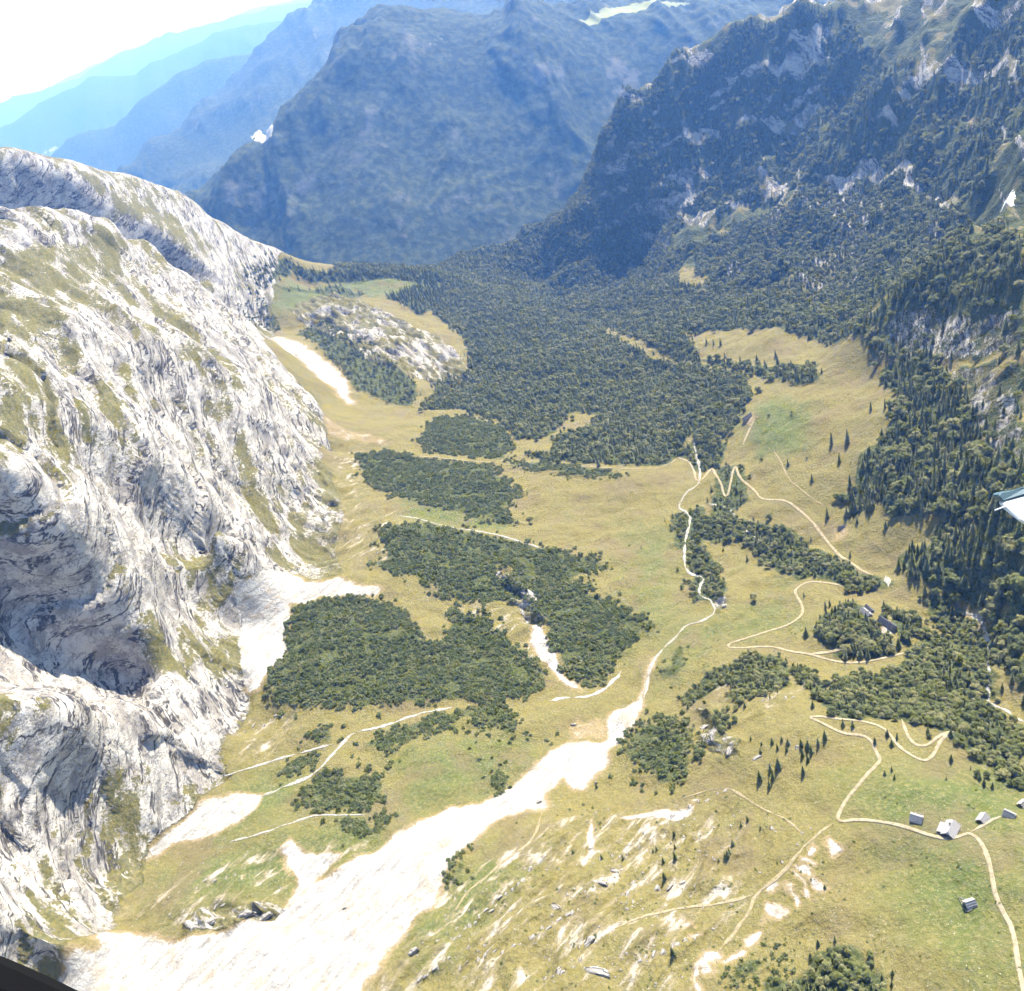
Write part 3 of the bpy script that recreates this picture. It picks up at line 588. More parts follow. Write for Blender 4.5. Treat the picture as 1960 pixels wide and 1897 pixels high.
WOODS_FAR = [  # woods on ground that drops out of sight, in metres
 (np.array([(-260,2330),(-60,2250),(150,2230),(330,2120),(520,2150),(760,2330),(820,2600),(420,2900),(60,2900),(-250,2700)], float), 10.0, {'spruce': 0.5, 'beech': 0.5}, (11, 20), 'the forest dropping into the gorge'),
]
CLEARINGS = [[(1295,520),(1315,498),(1335,500),(1330,525),(1368,520),(1345,548),(1300,548)], [(1320,640),(1400,642),(1480,668),(1570,665),(1560,690),(1480,700),(1430,690),(1340,668)],
             [(1075,815),(1110,795),(1145,795),(1130,815),(1100,830)], [(985,850),(1060,842),(1075,852),(1040,870),(1010,868)], [(1848,432),(1880,430),(1885,455),(1860,475)],
             [(950,1090),(985,1085),(985,1110),(960,1115)], [(800,1195),(850,1185),(848,1225),(805,1225)], [(1430,770),(1500,740),(1640,735),(1690,760),(1650,880),(1600,960),(1450,940),(1420,850)]]
CLEAR = [pts_xy(c) for c in CLEARINGS]

# ---------------------------------------------------------------- build the near land
rock, scree, wood = np.zeros_like(GX), np.zeros_like(GX), np.zeros_like(GX)
lush, patch = np.full_like(GX, 0.28), np.zeros_like(GX)
base_xy = pts_xy(BASE)
wall_poly = np.concatenate([base_xy, [[-385, 1790], [-400, 1900], [-420, 2010], [-395, 2120], [-390, 2280], [-360, 2420], [-450, 2700], [-1500, 4600], [-5000, 4600], [-5000, -200], [-600, -200]]])
cover(rock, wall_poly, 8.0)
for k_, v in ROCKS.items(): rock = np.maximum(rock, (0.52 if k_[0] == 'r' else 1.0) * cover(np.zeros_like(GX), pts_xy(v), 6.0))
WALLM = cover(np.zeros_like(GX), wall_poly, 25.0, 0.3)
for k_, v in SCREE.items():
    if k_ in ('pit', 'yard', 'rdrift', 'wedge', 'wedge2', 'wedge3', 'bank', 'fan'): scree = np.maximum(scree, 0.40 * cover(np.zeros_like(GX), pts_xy(v), 5.0)); continue
    if k_ == 'strip': scree = np.maximum(scree, 0.60 * cover(np.zeros_like(GX), pts_xy(v), 9.0, 1.5)); continue
    if k_[:4] == 'slip': scree = np.maximum(scree, 0.8 * cover(np.zeros_like(GX), pts_xy(v), 3.5, 1.5)); continue
    cover(scree, pts_xy(v), 2.2 if k_[:4] in ('slip', 'yard', 'cour', 'pit', 'gash', 'slab') else 7.0)
def to_poly(xy):
    z_ = grid_at(Z0, xy[:, 0], xy[:, 1]); a_, b_, _ = to_px(xy[:, 0], xy[:, 1], z_); return list(zip(a_, b_))
WOOD_XY = []
for poly, sp, mix_, hh, where in WOODS:
    xy = pts_xy(poly); WOOD_XY.append(xy); m = cover(np.zeros_like(GX), xy, 8.0, 1.6); wood = np.maximum(wood, m * (0.62 if mix_.get('pine', 0) > 0.6 else 1.0))
for xy, sp, mix_, hh, where in WOODS_FAR:
    WOODS.append((to_poly(xy), sp, mix_, hh, where)); WOOD_XY.append(xy); cover(wood, xy, 12.0)
for c in CLEAR:
    m = np.zeros_like(GX); cover(m, c, 5.0); wood *= 1 - m
wood *= 1 - np.clip(scree * 1.5, 0, 1)
for poly, v in LUSH:
    m = np.zeros_like(GX); cover(m, pts_xy(poly), 30.0); lush = np.maximum(lush, 0.28 + m * (v - 0.28))
for poly, v in PATCH:
    m = np.zeros_like(GX); cover(m, pts_xy(poly), 22.0); patch = np.maximum(patch, m * v)
mtn = sstep(1900, 2150, GY + 0.55 * (GX - 600)) * sstep(250, 420, GX)               # the high ground on the right
mtn = np.maximum(mtn, sstep(560, 720, GX) * sstep(600, 800, GY))
wood = np.maximum(wood, mtn * (1.0 - 0.6 * sstep(0.2, 0.55, fbm(GX / 60, GY / 60, 4))))
# mountain rock shows through where the wood is thin
rock = np.maximum(rock, mtn * sstep(0.08, 0.42, fbm((Z0 + 14 * fbm(GX / 90, GY / 90, 2)) / 40 + 9, (GX * 0.8 - GY * 0.6) / 190, 4)) * 0.70)
near_line = line_dist([LINES[k_] for k_ in LINES], GX, GY)
calm = sstep(3.0, 14.0, near_line)

turfy = (1 - rock) * (1 - mtn)
Z1 = Z0 + turfy * fbm(GX / 85, GY / 60, 2) * 4.2 + turfy * calm * (fbm(GX / 26, GY / 22, 2) * 1.5 + (ridged((GY * 0.8 - GX * 0.6) / 24 + 0.3 * fbm(GX / 60, GY / 60, 2), (GX * 0.8 + GY * 0.6) / 75, 4) - 0.9) * (0.5 + 3.6 * patch) + fbm(GX / 9, GY / 9, 3) * 0.30 * (1 + patch) + (ridged((GY * 0.9 - GX * 0.4) / 13 + 0.4 * fbm(GX / 40, GY / 40, 2), (GX * 0.9 + GY * 0.4) / 48, 3) - 0.8) * 0.55)
Z1 += sstep(1180, 1420, GY) * sstep(-190, -40, GX) * (1 - WALLM) * (1 - mtn) * fbm(GX / 120, GY / 120, 3) * 10.0
Z1 += scree * calm * fbm(GX / 7, GY / 16, 3) * 0.35
knm = np.clip(rock - WALLM - mtn, 0, 1)
Z1 += knm * (ridged((GX * 0.8 + GY * 0.6) / 26, (GY * 0.8 - GX * 0.6) / 60, 4) - 0.8) * 11.0
gul = ridged((GX * 0.80 - GY * 0.6) / 170, (GX * 0.6 + GY * 0.80) / 330, 5, 0.5)
Z1 += mtn * ((gul - 0.9) * 34.0 + fbm(GX / 40, GY / 40, 4) * 9.0)
# the pale wall is pushed in and out along its own normal: ribs, gullies and ledges
def normals(X, Y, Z):
    a = np.stack([np.gradient(X, axis=0), np.gradient(Y, axis=0), np.gradient(Z, axis=0)], -1)
    b = np.stack([np.gradient(X, axis=1), np.gradient(Y, axis=1), np.gradient(Z, axis=1)], -1)
    n = np.cross(b, a); n /= np.linalg.norm(n, axis=-1, keepdims=True) + 1e-12
    return n * np.sign(n[..., 2:] + 1e-12)
nrm = normals(GX, GY, Z1)
q = Z1 * math.cos(DIP) - GY * math.sin(DIP); mm = GY * math.cos(DIP) + Z1 * math.sin(DIP)
sw = fbm(mm / 160, GX / 120, 3) * 14
def facets(u, v, seed):
    """broken slabs: every cell is a plane of its own, with hard breaks between neighbours"""
    iu, iv = np.floor(u), np.floor(v); best = np.full(u.shape, 1e9); out = np.zeros(u.shape)
    def hsh(a, b, k_): return np.mod(np.sin(a * 127.1 + b * 311.7 + seed * 17.3 + k_ * 74.7) * 43758.5453, 1.0)
    for du in (-1, 0, 1):
        for dv in (-1, 0, 1):
            cu, cv = iu + du, iv + dv; fu, fv = cu + hsh(cu, cv, 1), cv + hsh(cu, cv, 2)
            d = (u - fu) ** 2 + (v - fv) ** 2; m = d < best
            val = (hsh(cu, cv, 3) - 0.5) + (u - fu) * (0.9 * hsh(cu, cv, 4) + 0.15) + (v - fv) * (hsh(cu, cv, 5) - 0.5) * 0.5
            out = np.where(m, val, out); best = np.where(m, d, best)
    return out
d1 = ridged((q + sw * 0.4) / 70, mm / 380 + 5, 3, 0.5, 2.1) - 0.95
jit = fbm(q / 30, mm / 40, 3)
d2 = facets(q / 30 + 0.22 * jit, mm / 95 + 0.2 * jit, 1)
d4 = facets(q / 11 + 0.3 * jit, mm / 30 + 0.3 * jit, 2)
d3 = fbm(q / 6, mm / 10, 3, 0.55)
d5 = ridged(q / 190 + 2, mm / 420 + GX / 400, 3, 0.5) - 0.9
disp = WALLM * np.minimum(rock * 1.2, 1) * (d5 * 8.0 + d1 * 12.0 + d2 * 7.0 + d4 * 2.6 + d3 * 0.5) * (1.0 - 0.40 * sstep(1450, 1700, GY) - 0.32 * sstep(1850, 2000, GY))
PX_, PY_, PZ_ = GX + nrm[..., 0] * disp, GY + nrm[..., 1] * disp, Z1 + nrm[..., 2] * disp
ledge = np.clip(0.5 + 0.35 * fbm(q / 60 + 3, mm / 130, 3) - 0.22 * d1, 0, 1)
for poly, v in (([(0,640),(60,650),(120,760),(90,860),(0,900)], 0.95), ([(0,480),(200,440),(300,500),(200,560),(0,560)], 0.85), ([(100,1480),(330,1560),(380,1500),(300,1420),(120,1400)], 0.8),
                ([(30,1560),(150,1570),(200,1680),(60,1700)], 0.7), ([(390,860),(450,830),(480,900),(430,930)], 0.8), ([(500,1000),(600,1010),(640,1060),(560,1060)], 0.95), ([(130,320),(300,380),(420,480),(380,500),(200,400)], 0.95)):
    m = np.zeros_like(GX); cover(m, pts_xy(poly), 16.0); ledge = np.maximum(ledge, m * v)
ledge = np.clip(ledge + 0.10 * knm, 0, 1)
for poly, v in (([(240,1330),(330,1290),(470,1290),(475,1420),(420,1500),(300,1440),(200,1425)], 0.55), ([(0,1060),(120,1120),(260,1260),(300,1330),(260,1400),(130,1370),(0,1330)], 0.9)):
    m = np.zeros_like(GX); cover(m, pts_xy(poly), 18.0); ledge = np.clip(ledge - m * v, -0.5, 1)
idx = np.arange(NA * NR).reshape(NA, NR)
quads = np.stack([idx[:-1, :-1], idx[:-1, 1:], idx[1:, 1:], idx[1:, :-1]], -1).reshape(-1, 4)
quads = quads[:, ::-1]
me = mesh_np('terrain', np.stack([PX_, PY_, PZ_], -1).reshape(-1, 3), quads, M['land'], smooth=True)
def set_cover(me, name, r, g, b):
    a = me.color_attributes.new(name, 'FLOAT_COLOR', 'POINT')
    a.data.foreach_set('color', np.stack([r, g, b, np.ones_like(r)], -1).astype(np.float32).ravel())
set_cover(me, 'cover', rock, scree, wood); set_cover(me, 'tint', lush, patch, ledge)
terrain = tag(link('terrain', me), 'alpine valley floor with pale wall, meadows and scree', None, None, 'structure')
def H(x, y): return grid_at(Z1, x, y)
def place(px, py):
    x, y = ground_pt(px, py, Z1); return Vector((float(x), float(y), float(H(x, y))))
# how much of the land can be seen along each line of sight
_slope = (PZ_ - CAMZ) / GR; HORIZON = np.maximum.accumulate(_slope, axis=1)
def seen(x, y, z, slack=0.0):
    r = np.hypot(x, y)
    return (z - CAMZ) / r + slack >= grid_at(HORIZON, x * (1 - 6 / r), y * (1 - 6 / r))


# ---------------------------------------------------------------- far land: the blue mountains and the plain
def squeeze(p):
    """the great blue face stands close behind the gorge: its points are set on a steep wall"""
    if p[2] > 6900: return p
    return (p[0], p[1], 3640 + (512 - p[1]) * 2.3 + max(0, 700 - p[0]) * 1.2 + (650 if p[1] <= 30 else 0))
FAR = [at_y(*squeeze(p)) for p in [
  # the great blue face and its plateau
  (850,515,3680),(950,508,3640),(1080,490,3620),(700,530,3720),(560,505,4000),(450,440,4700),(380,388,5300),(1250,470,3620),
  (470,310,5500),(560,235,5600),(660,120,5800),(720,52,5950),(760,38,6050),(800,60,5900),(700,300,5300),(850,330,5200),(600,400,4850),(900,400,4700),(1000,300,5250),(1100,330,5000),(1000,410,4500),
  (850,160,5600),(950,180,5600),(1050,110,5750),(1070,50,5900),(1250,100,5700),(1200,200,5500),(1300,50,5950),(1150,20,6500),(1400,0,6700),(900,20,6300),(1000,30,6100),(1600,10,6200),(1900,30,6000),
  (820,14,6500),(620,260,5450),(740,215,5400),
  # ridge left of it
  (247,330,8600),(300,268,9200),(340,262,9300),(350,235,9500),(385,195,9700),(440,165,9800),(480,110,10000),(520,70,10200),(560,40,10400),(600,15,10600),(640,-15,10800),(700,-40,11000),
  (330,330,8200),(400,290,8300),(500,200,8600),(600,120,8900),(680,50,9300),(370,380,7400),(300,370,7600),(420,320,7800),(500,260,7600),
]]
for px0, py0 in ((400,372),(470,310),(560,235),(660,120),(720,52)):      # the left flank of the blue face falls away behind its edge
    Y0 = squeeze((px0, py0, 5000))[2]; FAR += [at_y(px0 - 14, py0 + 8, Y0 + 260), at_y(px0 - 30, py0 + 20, Y0 + 700)]
FAR += [(x, 7000, -960) for x in (-6000, -4500, -3200)] + [(x, 3000, -900) for x in (-3000, -1500, 0, 1500, 3000, 4500)] + [(x, 12500, -960) for x in (-12000, -8000, -5000)]
FAR += [(-1900, 5200, -950), (-1700, 4200, -950), (-1500, 6200, -955), (300, 5600, -150), (-300, 5400, -400), (-2200, 8000, -955), (6000, 6000, 200), (5000, 8000, 250), (3500, 9000, 300), (2000, 9500, 200), (0, 8500, -100), (-600, 7200, -500), (4000, 4200, -400), (-2600, 10500, -955), (-900, 11500, -500), (3000, 12500, -300)]
farland = Rbf(np.array(FAR), 60.0)
def strip_heights(px_line, Y, width):
    """a ridge whose crest runs through the given view points at a distance Y"""
    P = np.array([at_y(x, y, Y) for x, y in px_line]); return P[:, 0], P[:, 2], width
RIDGES = [  # crest (view points), distance, half width, amplitude of its spurs
  ([(60,330),(92,302),(120,270),(165,246),(195,240),(225,229),(280,176),(340,140),(400,111),(460,97),(520,92),(620,60)], 13500, 2300, 90),
  ([(-60,262),(0,243),(60,205),(130,166),(195,142),(260,137),(300,112),(350,86),(420,61),(500,44),(620,10)], 21500, 3200, 120),
  ([(-60,225),(0,201),(25,182),(60,178),(110,160),(180,131),(240,92),(330,59),(360,55),(420,40),(500,16),(560,4),(640,-20)], 33000, 5000, 140),
  ([(-60,212),(0,194),(80,170),(200,112),(300,70),(400,44),(500,8),(560,-2),(640,-28)], 46000, 6000, 120),
]
fa = np.radians(np.linspace(-47, 40, 680)); fr = np.concatenate([np.exp(np.linspace(math.log(3300), math.log(7000), 250))[:-1], np.exp(np.linspace(math.log(7000), math.log(62000), 190))])
FA, FR = np.meshgrid(fa, fr, indexing='ij'); FX, FY = FR * np.sin(FA), FR * np.cos(FA)
FZ = farland(FX, FY)
FZ = np.where(FY > 12500, FZ + (-960 - FZ) * sstep(11500, 13000, FY), FZ)
FZ = np.maximum(FZ, -965 + 8 * fbm(FX / 900, FY / 900, 3))
fslope = sstep(-950, -700, FZ)
FZ += fslope * ((ridged(FX / 900 + 0.4 * fbm(FX / 1500, FY / 1500, 2), FY / 1300, 7, 0.54) - 0.95) * 85 + fbm(FX / 240, FY / 240, 5, 0.5) * 12) * sstep(3650, 4100, FR)
for line, Y, wd, amp in RIDGES:
    cx, cz, _ = strip_heights(line, Y, wd)
    crest = np.interp(FX, cx, cz, left=cz[0] - 300, right=cz[-1])
    crest = crest + amp * (ridged(FX / 1500 + Y, FX * 0 + 3.3, 4) - 1.0) * 0.55
    off = np.abs(FY - Y - 500 * fbm(FX / 2500, FY / 9000 + Y, 2)) / wd
    prof = np.clip(1 - off, 0, 1); prof = prof ** 0.9
    spur = amp * (ridged(FX / (wd * 0.55) + Y, FY / (wd * 0.9), 5) - 0.9) * prof * (1 - prof) * 4
    FZ = np.maximum(FZ, -965 + (crest + 965) * prof + spur)
# overlap with the near land stays underneath it
FZ = np.where(FR < 3600, np.minimum(FZ, -940), FZ)
fn = normals(FX, FY, FZ)
steep = sstep(0.86, 0.70, fn[..., 2])
plain = (1 - sstep(-950, -900, FZ))
field = plain * sstep(0.0, 0.25, fbm(FX / 420, FY / 700, 4)) * sstep(7000, 8500, FR) * 0.95
def far_pt(px, py):
    u, w, d = ray(px, py); h = math.hypot(u, w)
    i = int(np.clip(np.searchsorted(fa, math.atan2(u, w)), 0, len(fa) - 1)); diff = CAMZ + d / h * fr - FZ[i]
    k_ = int(np.argmax(diff < 0)) if (diff < 0).any() else int(np.argmin(diff))
    return fr[k_] * u / h, fr[k_] * w / h
def far_patch(poly, soft): return np.clip(0.5 + sdf(np.array([far_pt(*p) for p in poly]), FX, FY) / (soft * 6.0), 0, 1)
field = np.maximum(field, sstep(0.08, 0.3, fbm(FX / 800, FY / 1900, 4)) * sstep(13500, 15000, FR) * (1 - sstep(-760, -520, FZ)))
field = np.maximum(field, far_patch([(1110,40),(1140,26),(1190,14),(1280,6),(1320,8),(1220,24),(1160,40),(1120,48)], 10))
field = np.maximum(field, 0.5 * far_patch([(590,225),(640,210),(645,218),(600,232)], 14) + 0.42 * far_patch([(680,210),(760,196),(762,206),(700,216)], 18))
pale = far_patch([(480,262),(500,252),(525,248),(520,262),(490,272)], 8)
pale = np.maximum(pale, far_patch([(800,90),(850,60),(885,55),(850,80),(815,108)], 16) * 0.6)
fi = np.arange(FA.size).reshape(FA.shape)
fq = np.stack([fi[:-1, :-1], fi[1:, :-1], fi[1:, 1:], fi[:-1, 1:]], -1).reshape(-1, 4)
me = mesh_np('far_mountains', np.stack([FX, FY, FZ], -1).reshape(-1, 3), fq, M['far'], smooth=True)
set_cover(me, 'cover', steep, np.clip(field, 0, 1), pale)
far_obj = tag(link('mountains', me), 'blue mountains, plain and ridges beyond the valley', None, None, 'structure')
bm_V = np.array([[-90000, -3000, -985], [90000, -3000, -985], [90000, 95000, -985], [-90000, 95000, -985]], float)
tag(link('ground', mesh_np('ground', bm_V, [[0, 1, 2, 3]], M['far'])), 'flat lowland reaching to the horizon', None, None, 'structure')


# ---------------------------------------------------------------- roads, paths and stream beds: draped strips
def ribbon(name, P, width, mat, label, lift=0.35, wob=0.12, seed=0):
    n = len(P); t = np.gradient(P, axis=0); t /= np.linalg.norm(t, axis=1, keepdims=True) + 1e-9
    nx, ny = t[:, 1], -t[:, 0]; s = np.arange(n) * 2.0
    wl = width / 2 * (1 + wob * (fbm(s / 14 + seed, s * 0 + 1.7, 4) * 1.2)); wr = width / 2 * (1 + wob * (fbm(s / 14 + seed, s * 0 + 8.2, 4) * 1.2))
    end = np.clip(np.minimum(np.arange(n), n - 1 - np.arange(n)) / 4.0, 0.25, 1); wl, wr = wl * end, wr * end
    rows = []
    zc = H(P[:, 0], P[:, 1])
    for k_, f in enumerate((-1.0, -0.93, -0.4, 0.4, 0.93, 1.0)):
        w = np.where(f < 0, wl, wr) * f
        x, y = P[:, 0] + nx * w, P[:, 1] + ny * w
        zg = H(x, y)
        rows.append(np.stack([x, y, zg + (lift if 0 < k_ < 5 else -0.4)], -1))
    V = np.stack(rows, 1)
    ii = np.arange(n * 6).reshape(n, 6)
    q_ = np.stack([ii[:-1, :-1], ii[:-1, 1:], ii[1:, 1:], ii[1:, :-1]], -1).reshape(-1, 4)
    o = link(name, mesh_np(name, V.reshape(-1, 3), q_[:, ::-1], mat, True))
    return tag(o, label, None, None, 'structure')
_names = dict(hut_road='pale gravel road winding from the huts down to the hairpins', valley_road='cream gravel road looping below the farmstead grove', farm_lane='short lane turning into the farmstead grove',
  switchback_road='cream road with tight switchbacks by the stream', barn_lane='short lane below the grey-roofed barn', hut_lane='narrow lane from the big hut to the outer huts',
  ridge_track='faint track running down past the white slips', side_track='thin track across the ochre meadow', meadow_path='thin path crossing the right meadow', apron_path='gravel path between the two thickets',
  valley_path='pale path along the edge of the spruce wood', gully_path='worn path climbing from the scree into the rocky meadow', slope_path='faint footpath over the ochre slope',
  main_bed='white stream bed leaving the scree', fork_bed='white side stream among the trees', gully_bed='short white stream bed in the wooded gully', outlet_bed='white gravel spot where the gully meets the road', corner_bed='white stream bed at the right edge beyond the wooded step', tongue_bed='white rill below the left scree tongue',
  wall_bed='thin white rill at the foot of the wall', side_bed='short white stream bed joining above the scree neck', turf_bed='thin rill across the green turf', high_bed='white rill between two thickets')
for i, (D, mt, nm, lift) in enumerate(((ROADS, 'road', 'road', 0.40), (PATHS, 'path', 'path', 0.26), (BEDS, 'bed', 'stream_bed', 0.32))):
    for j, (k_, v) in enumerate(D.items()):
        ribbon(nm, LINES[k_], v[0], M[mt], _names[k_], lift, 0.22 if i == 0 else 1.0, seed=13 * i + 3 * j)
# old snow in the shaded corner below the right cliff
def sheet(name, poly, mat, label, lift=0.4, step=4.0):
    xy = pts_xy(poly); lo, hi = xy.min(0), xy.max(0)
    gx, gy = np.meshgrid(np.arange(lo[0], hi[0] + step, step), np.arange(lo[1], hi[1] + step, step), indexing='ij')
    sd = sdf(xy, gx, gy); z = H(gx, gy) + np.where(sd > 0, lift + np.minimum(sd, 12) * 0.08, -0.6)
    ii = np.arange(gx.size).reshape(gx.shape)
    q_ = np.stack([ii[:-1, :-1], ii[1:, :-1], ii[1:, 1:], ii[:-1, 1:]], -1).reshape(-1, 4)
    keep = (sd.ravel()[q_] > -step * 1.5).all(1)
    return tag(link(name, mesh_np(name, np.stack([gx, gy, z], -1).reshape(-1, 3), q_[keep], mat, True)), label, None, None, 'structure')
sheet('snow', [(1903,420),(1922,402),(1940,392),(1938,414),(1928,422)], M['snow'], 'small bluish snow patch below the shaded right cliff', 1.0)

# ---------------------------------------------------------------- trees
def spruce_mesh(seed, slim=1.0):
    """unit-height spruce: (trunk verts, faces), (crown verts, faces)"""
    r = random.Random(seed); V, Fc = [], []
    tiers = 10
    core = []
    for i, (z, rad) in enumerate(((0.10, 0.07), (0.35, 0.075), (0.70, 0.04), (0.97, 0.004))):
        for k_ in range(6):
            a = k_ * math.pi / 3 + i * 0.5; V.append((rad * math.cos(a), rad * math.sin(a), z))
    for i in range(3):
        for k_ in range(6):
            a, b = i * 6 + k_, i * 6 + (k_ + 1) % 6
            Fc += [(a, b, b + 6), (a, b + 6, a + 6)]
    for t in range(tiers):
        f = t / (tiers - 1.0); z = 0.10 + 0.86 * f
        R = slim * (0.205 * (1 - f) ** 0.85 + 0.022) * r.uniform(0.86, 1.12); n = 8 if f < 0.6 else 6
        off = r.random() * 6.28
        for k_ in range(n):
            a = off + k_ * 2 * math.pi / n + r.uniform(-0.25, 0.25); L = R * r.uniform(0.72, 1.15)
            if r.random() < 0.06: L *= 0.5
            c, s_ = math.cos(a), math.sin(a); droop = L * r.uniform(0.05, 0.34); wv = L * r.uniform(0.34, 0.5)
            i0 = len(V); zz = z + r.uniform(-0.015, 0.015)
            V += [(0.02 * c, 0.02 * s_, zz + 0.055), (0.62 * L * c - wv * s_, 0.62 * L * s_ + wv * c, zz - droop * 0.75), (L * c, L * s_, zz - droop * 0.75 + 0.012),
                  (0.62 * L * c + wv * s_, 0.62 * L * s_ - wv * c, zz - droop * 0.75), (0.58 * L * c, 0.58 * L * s_, zz + 0.012)]
            Fc += [(i0, i0 + 1, i0 + 4), (i0 + 4, i0 + 1, i0 + 2), (i0 + 4, i0 + 2, i0 + 3), (i0, i0 + 4, i0 + 3)]
    T, Ft = [], []
    for z, rad in ((-0.04, 0.018), (0.3, 0.012), (0.9, 0.003)):
        for k_ in range(5): T.append((rad * math.cos(k_ * 1.2566), rad * math.sin(k_ * 1.2566), z))
    for i in range(2):
        for k_ in range(5):
            a, b = i * 5 + k_, i * 5 + (k_ + 1) % 5; Ft += [(a, b, b + 5), (a, b + 5, a + 5)]
    return (T, Ft), (V, Fc)
def leafy(seed, lobes, spread, zlo, zhi, n_leaf, leaf, trunk_r, limbs):
    """unit-height broad crown made of many leaf clumps over several lobes"""
    r = random.Random(seed); V, Fc = [], []
    L = []
    for i in range(lobes):
        a = i * 2.4 + r.random(); d = spread * math.sqrt((i + 0.3) / lobes); z = r.uniform(zlo, zhi) * (1 - 0.35 * d / max(spread, 1e-3)) + 0.08
        L.append((d * math.cos(a), d * math.sin(a), z, r.uniform(0.16, 0.25) * (1.15 - 0.3 * d / spread)))
    ico = bmesh.new(); bmesh.ops.create_icosphere(ico, subdivisions=1, radius=1.0)
    iv = [v.co.copy() for v in ico.verts]; iff = [tuple(v.index for v in f.verts) for f in ico.faces]; ico.free()
    for (x, y, z, rad) in L:
        i0 = len(V)
        for v in iv:
            k_ = rad * 0.86 * r.uniform(0.75, 1.15); V.append((x + v.x * k_, y + v.y * k_, z + v.z * k_ * 0.85))
        Fc += [tuple(i0 + q_ for q_ in f) for f in iff]
    for _ in range(n_leaf):
        x, y, z, rad = r.choice(L)
        d = Vector((r.gauss(0, 1), r.gauss(0, 1), r.gauss(0.35, 1))).normalized(); c = Vector((x, y, z)) + Vector((d.x, d.y, d.z * 0.85)) * rad * r.uniform(0.85, 1.18)
        nn = (d + Vector((0, 0, 0.75))).normalized(); t = nn.cross(Vector((r.gauss(0, 1), r.gauss(0, 1), r.gauss(0, 1)))).normalized(); b = nn.cross(t); s_ = leaf * r.uniform(0.6, 1.3)
        tilt = d * s_ * r.uniform(-0.5, 0.5); i0 = len(V)
        V += [tuple(c - t * s_ - b * s_ * 0.6 - tilt), tuple(c + t * s_ - b * s_ * 0.6), tuple(c + b * s_ + tilt), tuple(c - t * s_ * 0.8 + b * s_ * 0.7)]
        Fc += [(i0, i0 + 1, i0 + 2), (i0, i0 + 2, i0 + 3)]
    T, Ft = [], []
    def tube(p0, p1, r0, r1):
        i0 = len(T); ax = (Vector(p1) - Vector(p0)).normalized(); u = ax.orthogonal().normalized(); w = ax.cross(u)
        for p, q_ in ((p0, r0), (p1, r1)):
            for k_ in range(5):
                a = k_ * 1.2566; T.append(tuple(Vector(p) + (u * math.cos(a) + w * math.sin(a)) * q_))
        for k_ in range(5):
            a, b = i0 + k_, i0 + (k_ + 1) % 5; Ft.extend([(a, b, b + 5), (a, b + 5, a + 5)])
    tube((0, 0, -0.06), (0, 0, 0.45), trunk_r, trunk_r * 0.6)
    for (x, y, z, rad) in L[:limbs]: tube((0, 0, 0.22), (x, y, z), trunk_r * 0.55, trunk_r * 0.2)
    return (T, Ft), (V, Fc)
KIND = {
 'spruce': dict(name='spruce_tree', cat='spruce', leaf='spruce', make=[spruce_mesh(s_, sl) for s_, sl in ((1, 1.0), (2, 0.88), (3, 1.12), (4, 0.8))]),
 'beech': dict(name='broadleaf_tree', cat='tree', leaf='beech', make=[leafy(s_, 8, 0.30, 0.45, 0.78, 150, 0.075, 0.03, 5) for s_ in (11, 12, 13, 14)]),
 'pine': dict(name='dwarf_pine', cat='shrub', leaf='pine', make=[leafy(s_, 7, 0.62, 0.20, 0.62, 150, 0.13, 0.05, 5) for s_ in (21, 22, 23, 24)]),
}
for k_, D in KIND.items():
    D['parts'], D['proto'] = [], []
    for i, (tr, cr) in enumerate(D['make']):
        def mk(nm, vf, mat):
            me = bpy.data.meshes.new(nm); me.from_pydata(vf[0], [], vf[1]); me.materials.append(mat); return me
        D['parts'].append((mk(D['name'] + '_trunk', tr, M['bark']), mk(D['name'] + '_crown', cr, M[D['leaf']])))
        nt_, V = len(tr[0]), tr[0] + cr[0]
        me = bpy.data.meshes.new(D['name'] + '_whole'); me.from_pydata(V, [], tr[1] + [tuple(q_ + nt_ for q_ in f) for f in cr[1]])
        me.materials.append(M['bark']); me.materials.append(M[D['leaf']])
        me.polygons.foreach_set('material_index', [0] * len(tr[1]) + [1] * len(cr[1]))
        D['proto'].append(bpy.data.objects.new(D['name'] + '_pattern', me))     # never linked: only a pattern for the mass

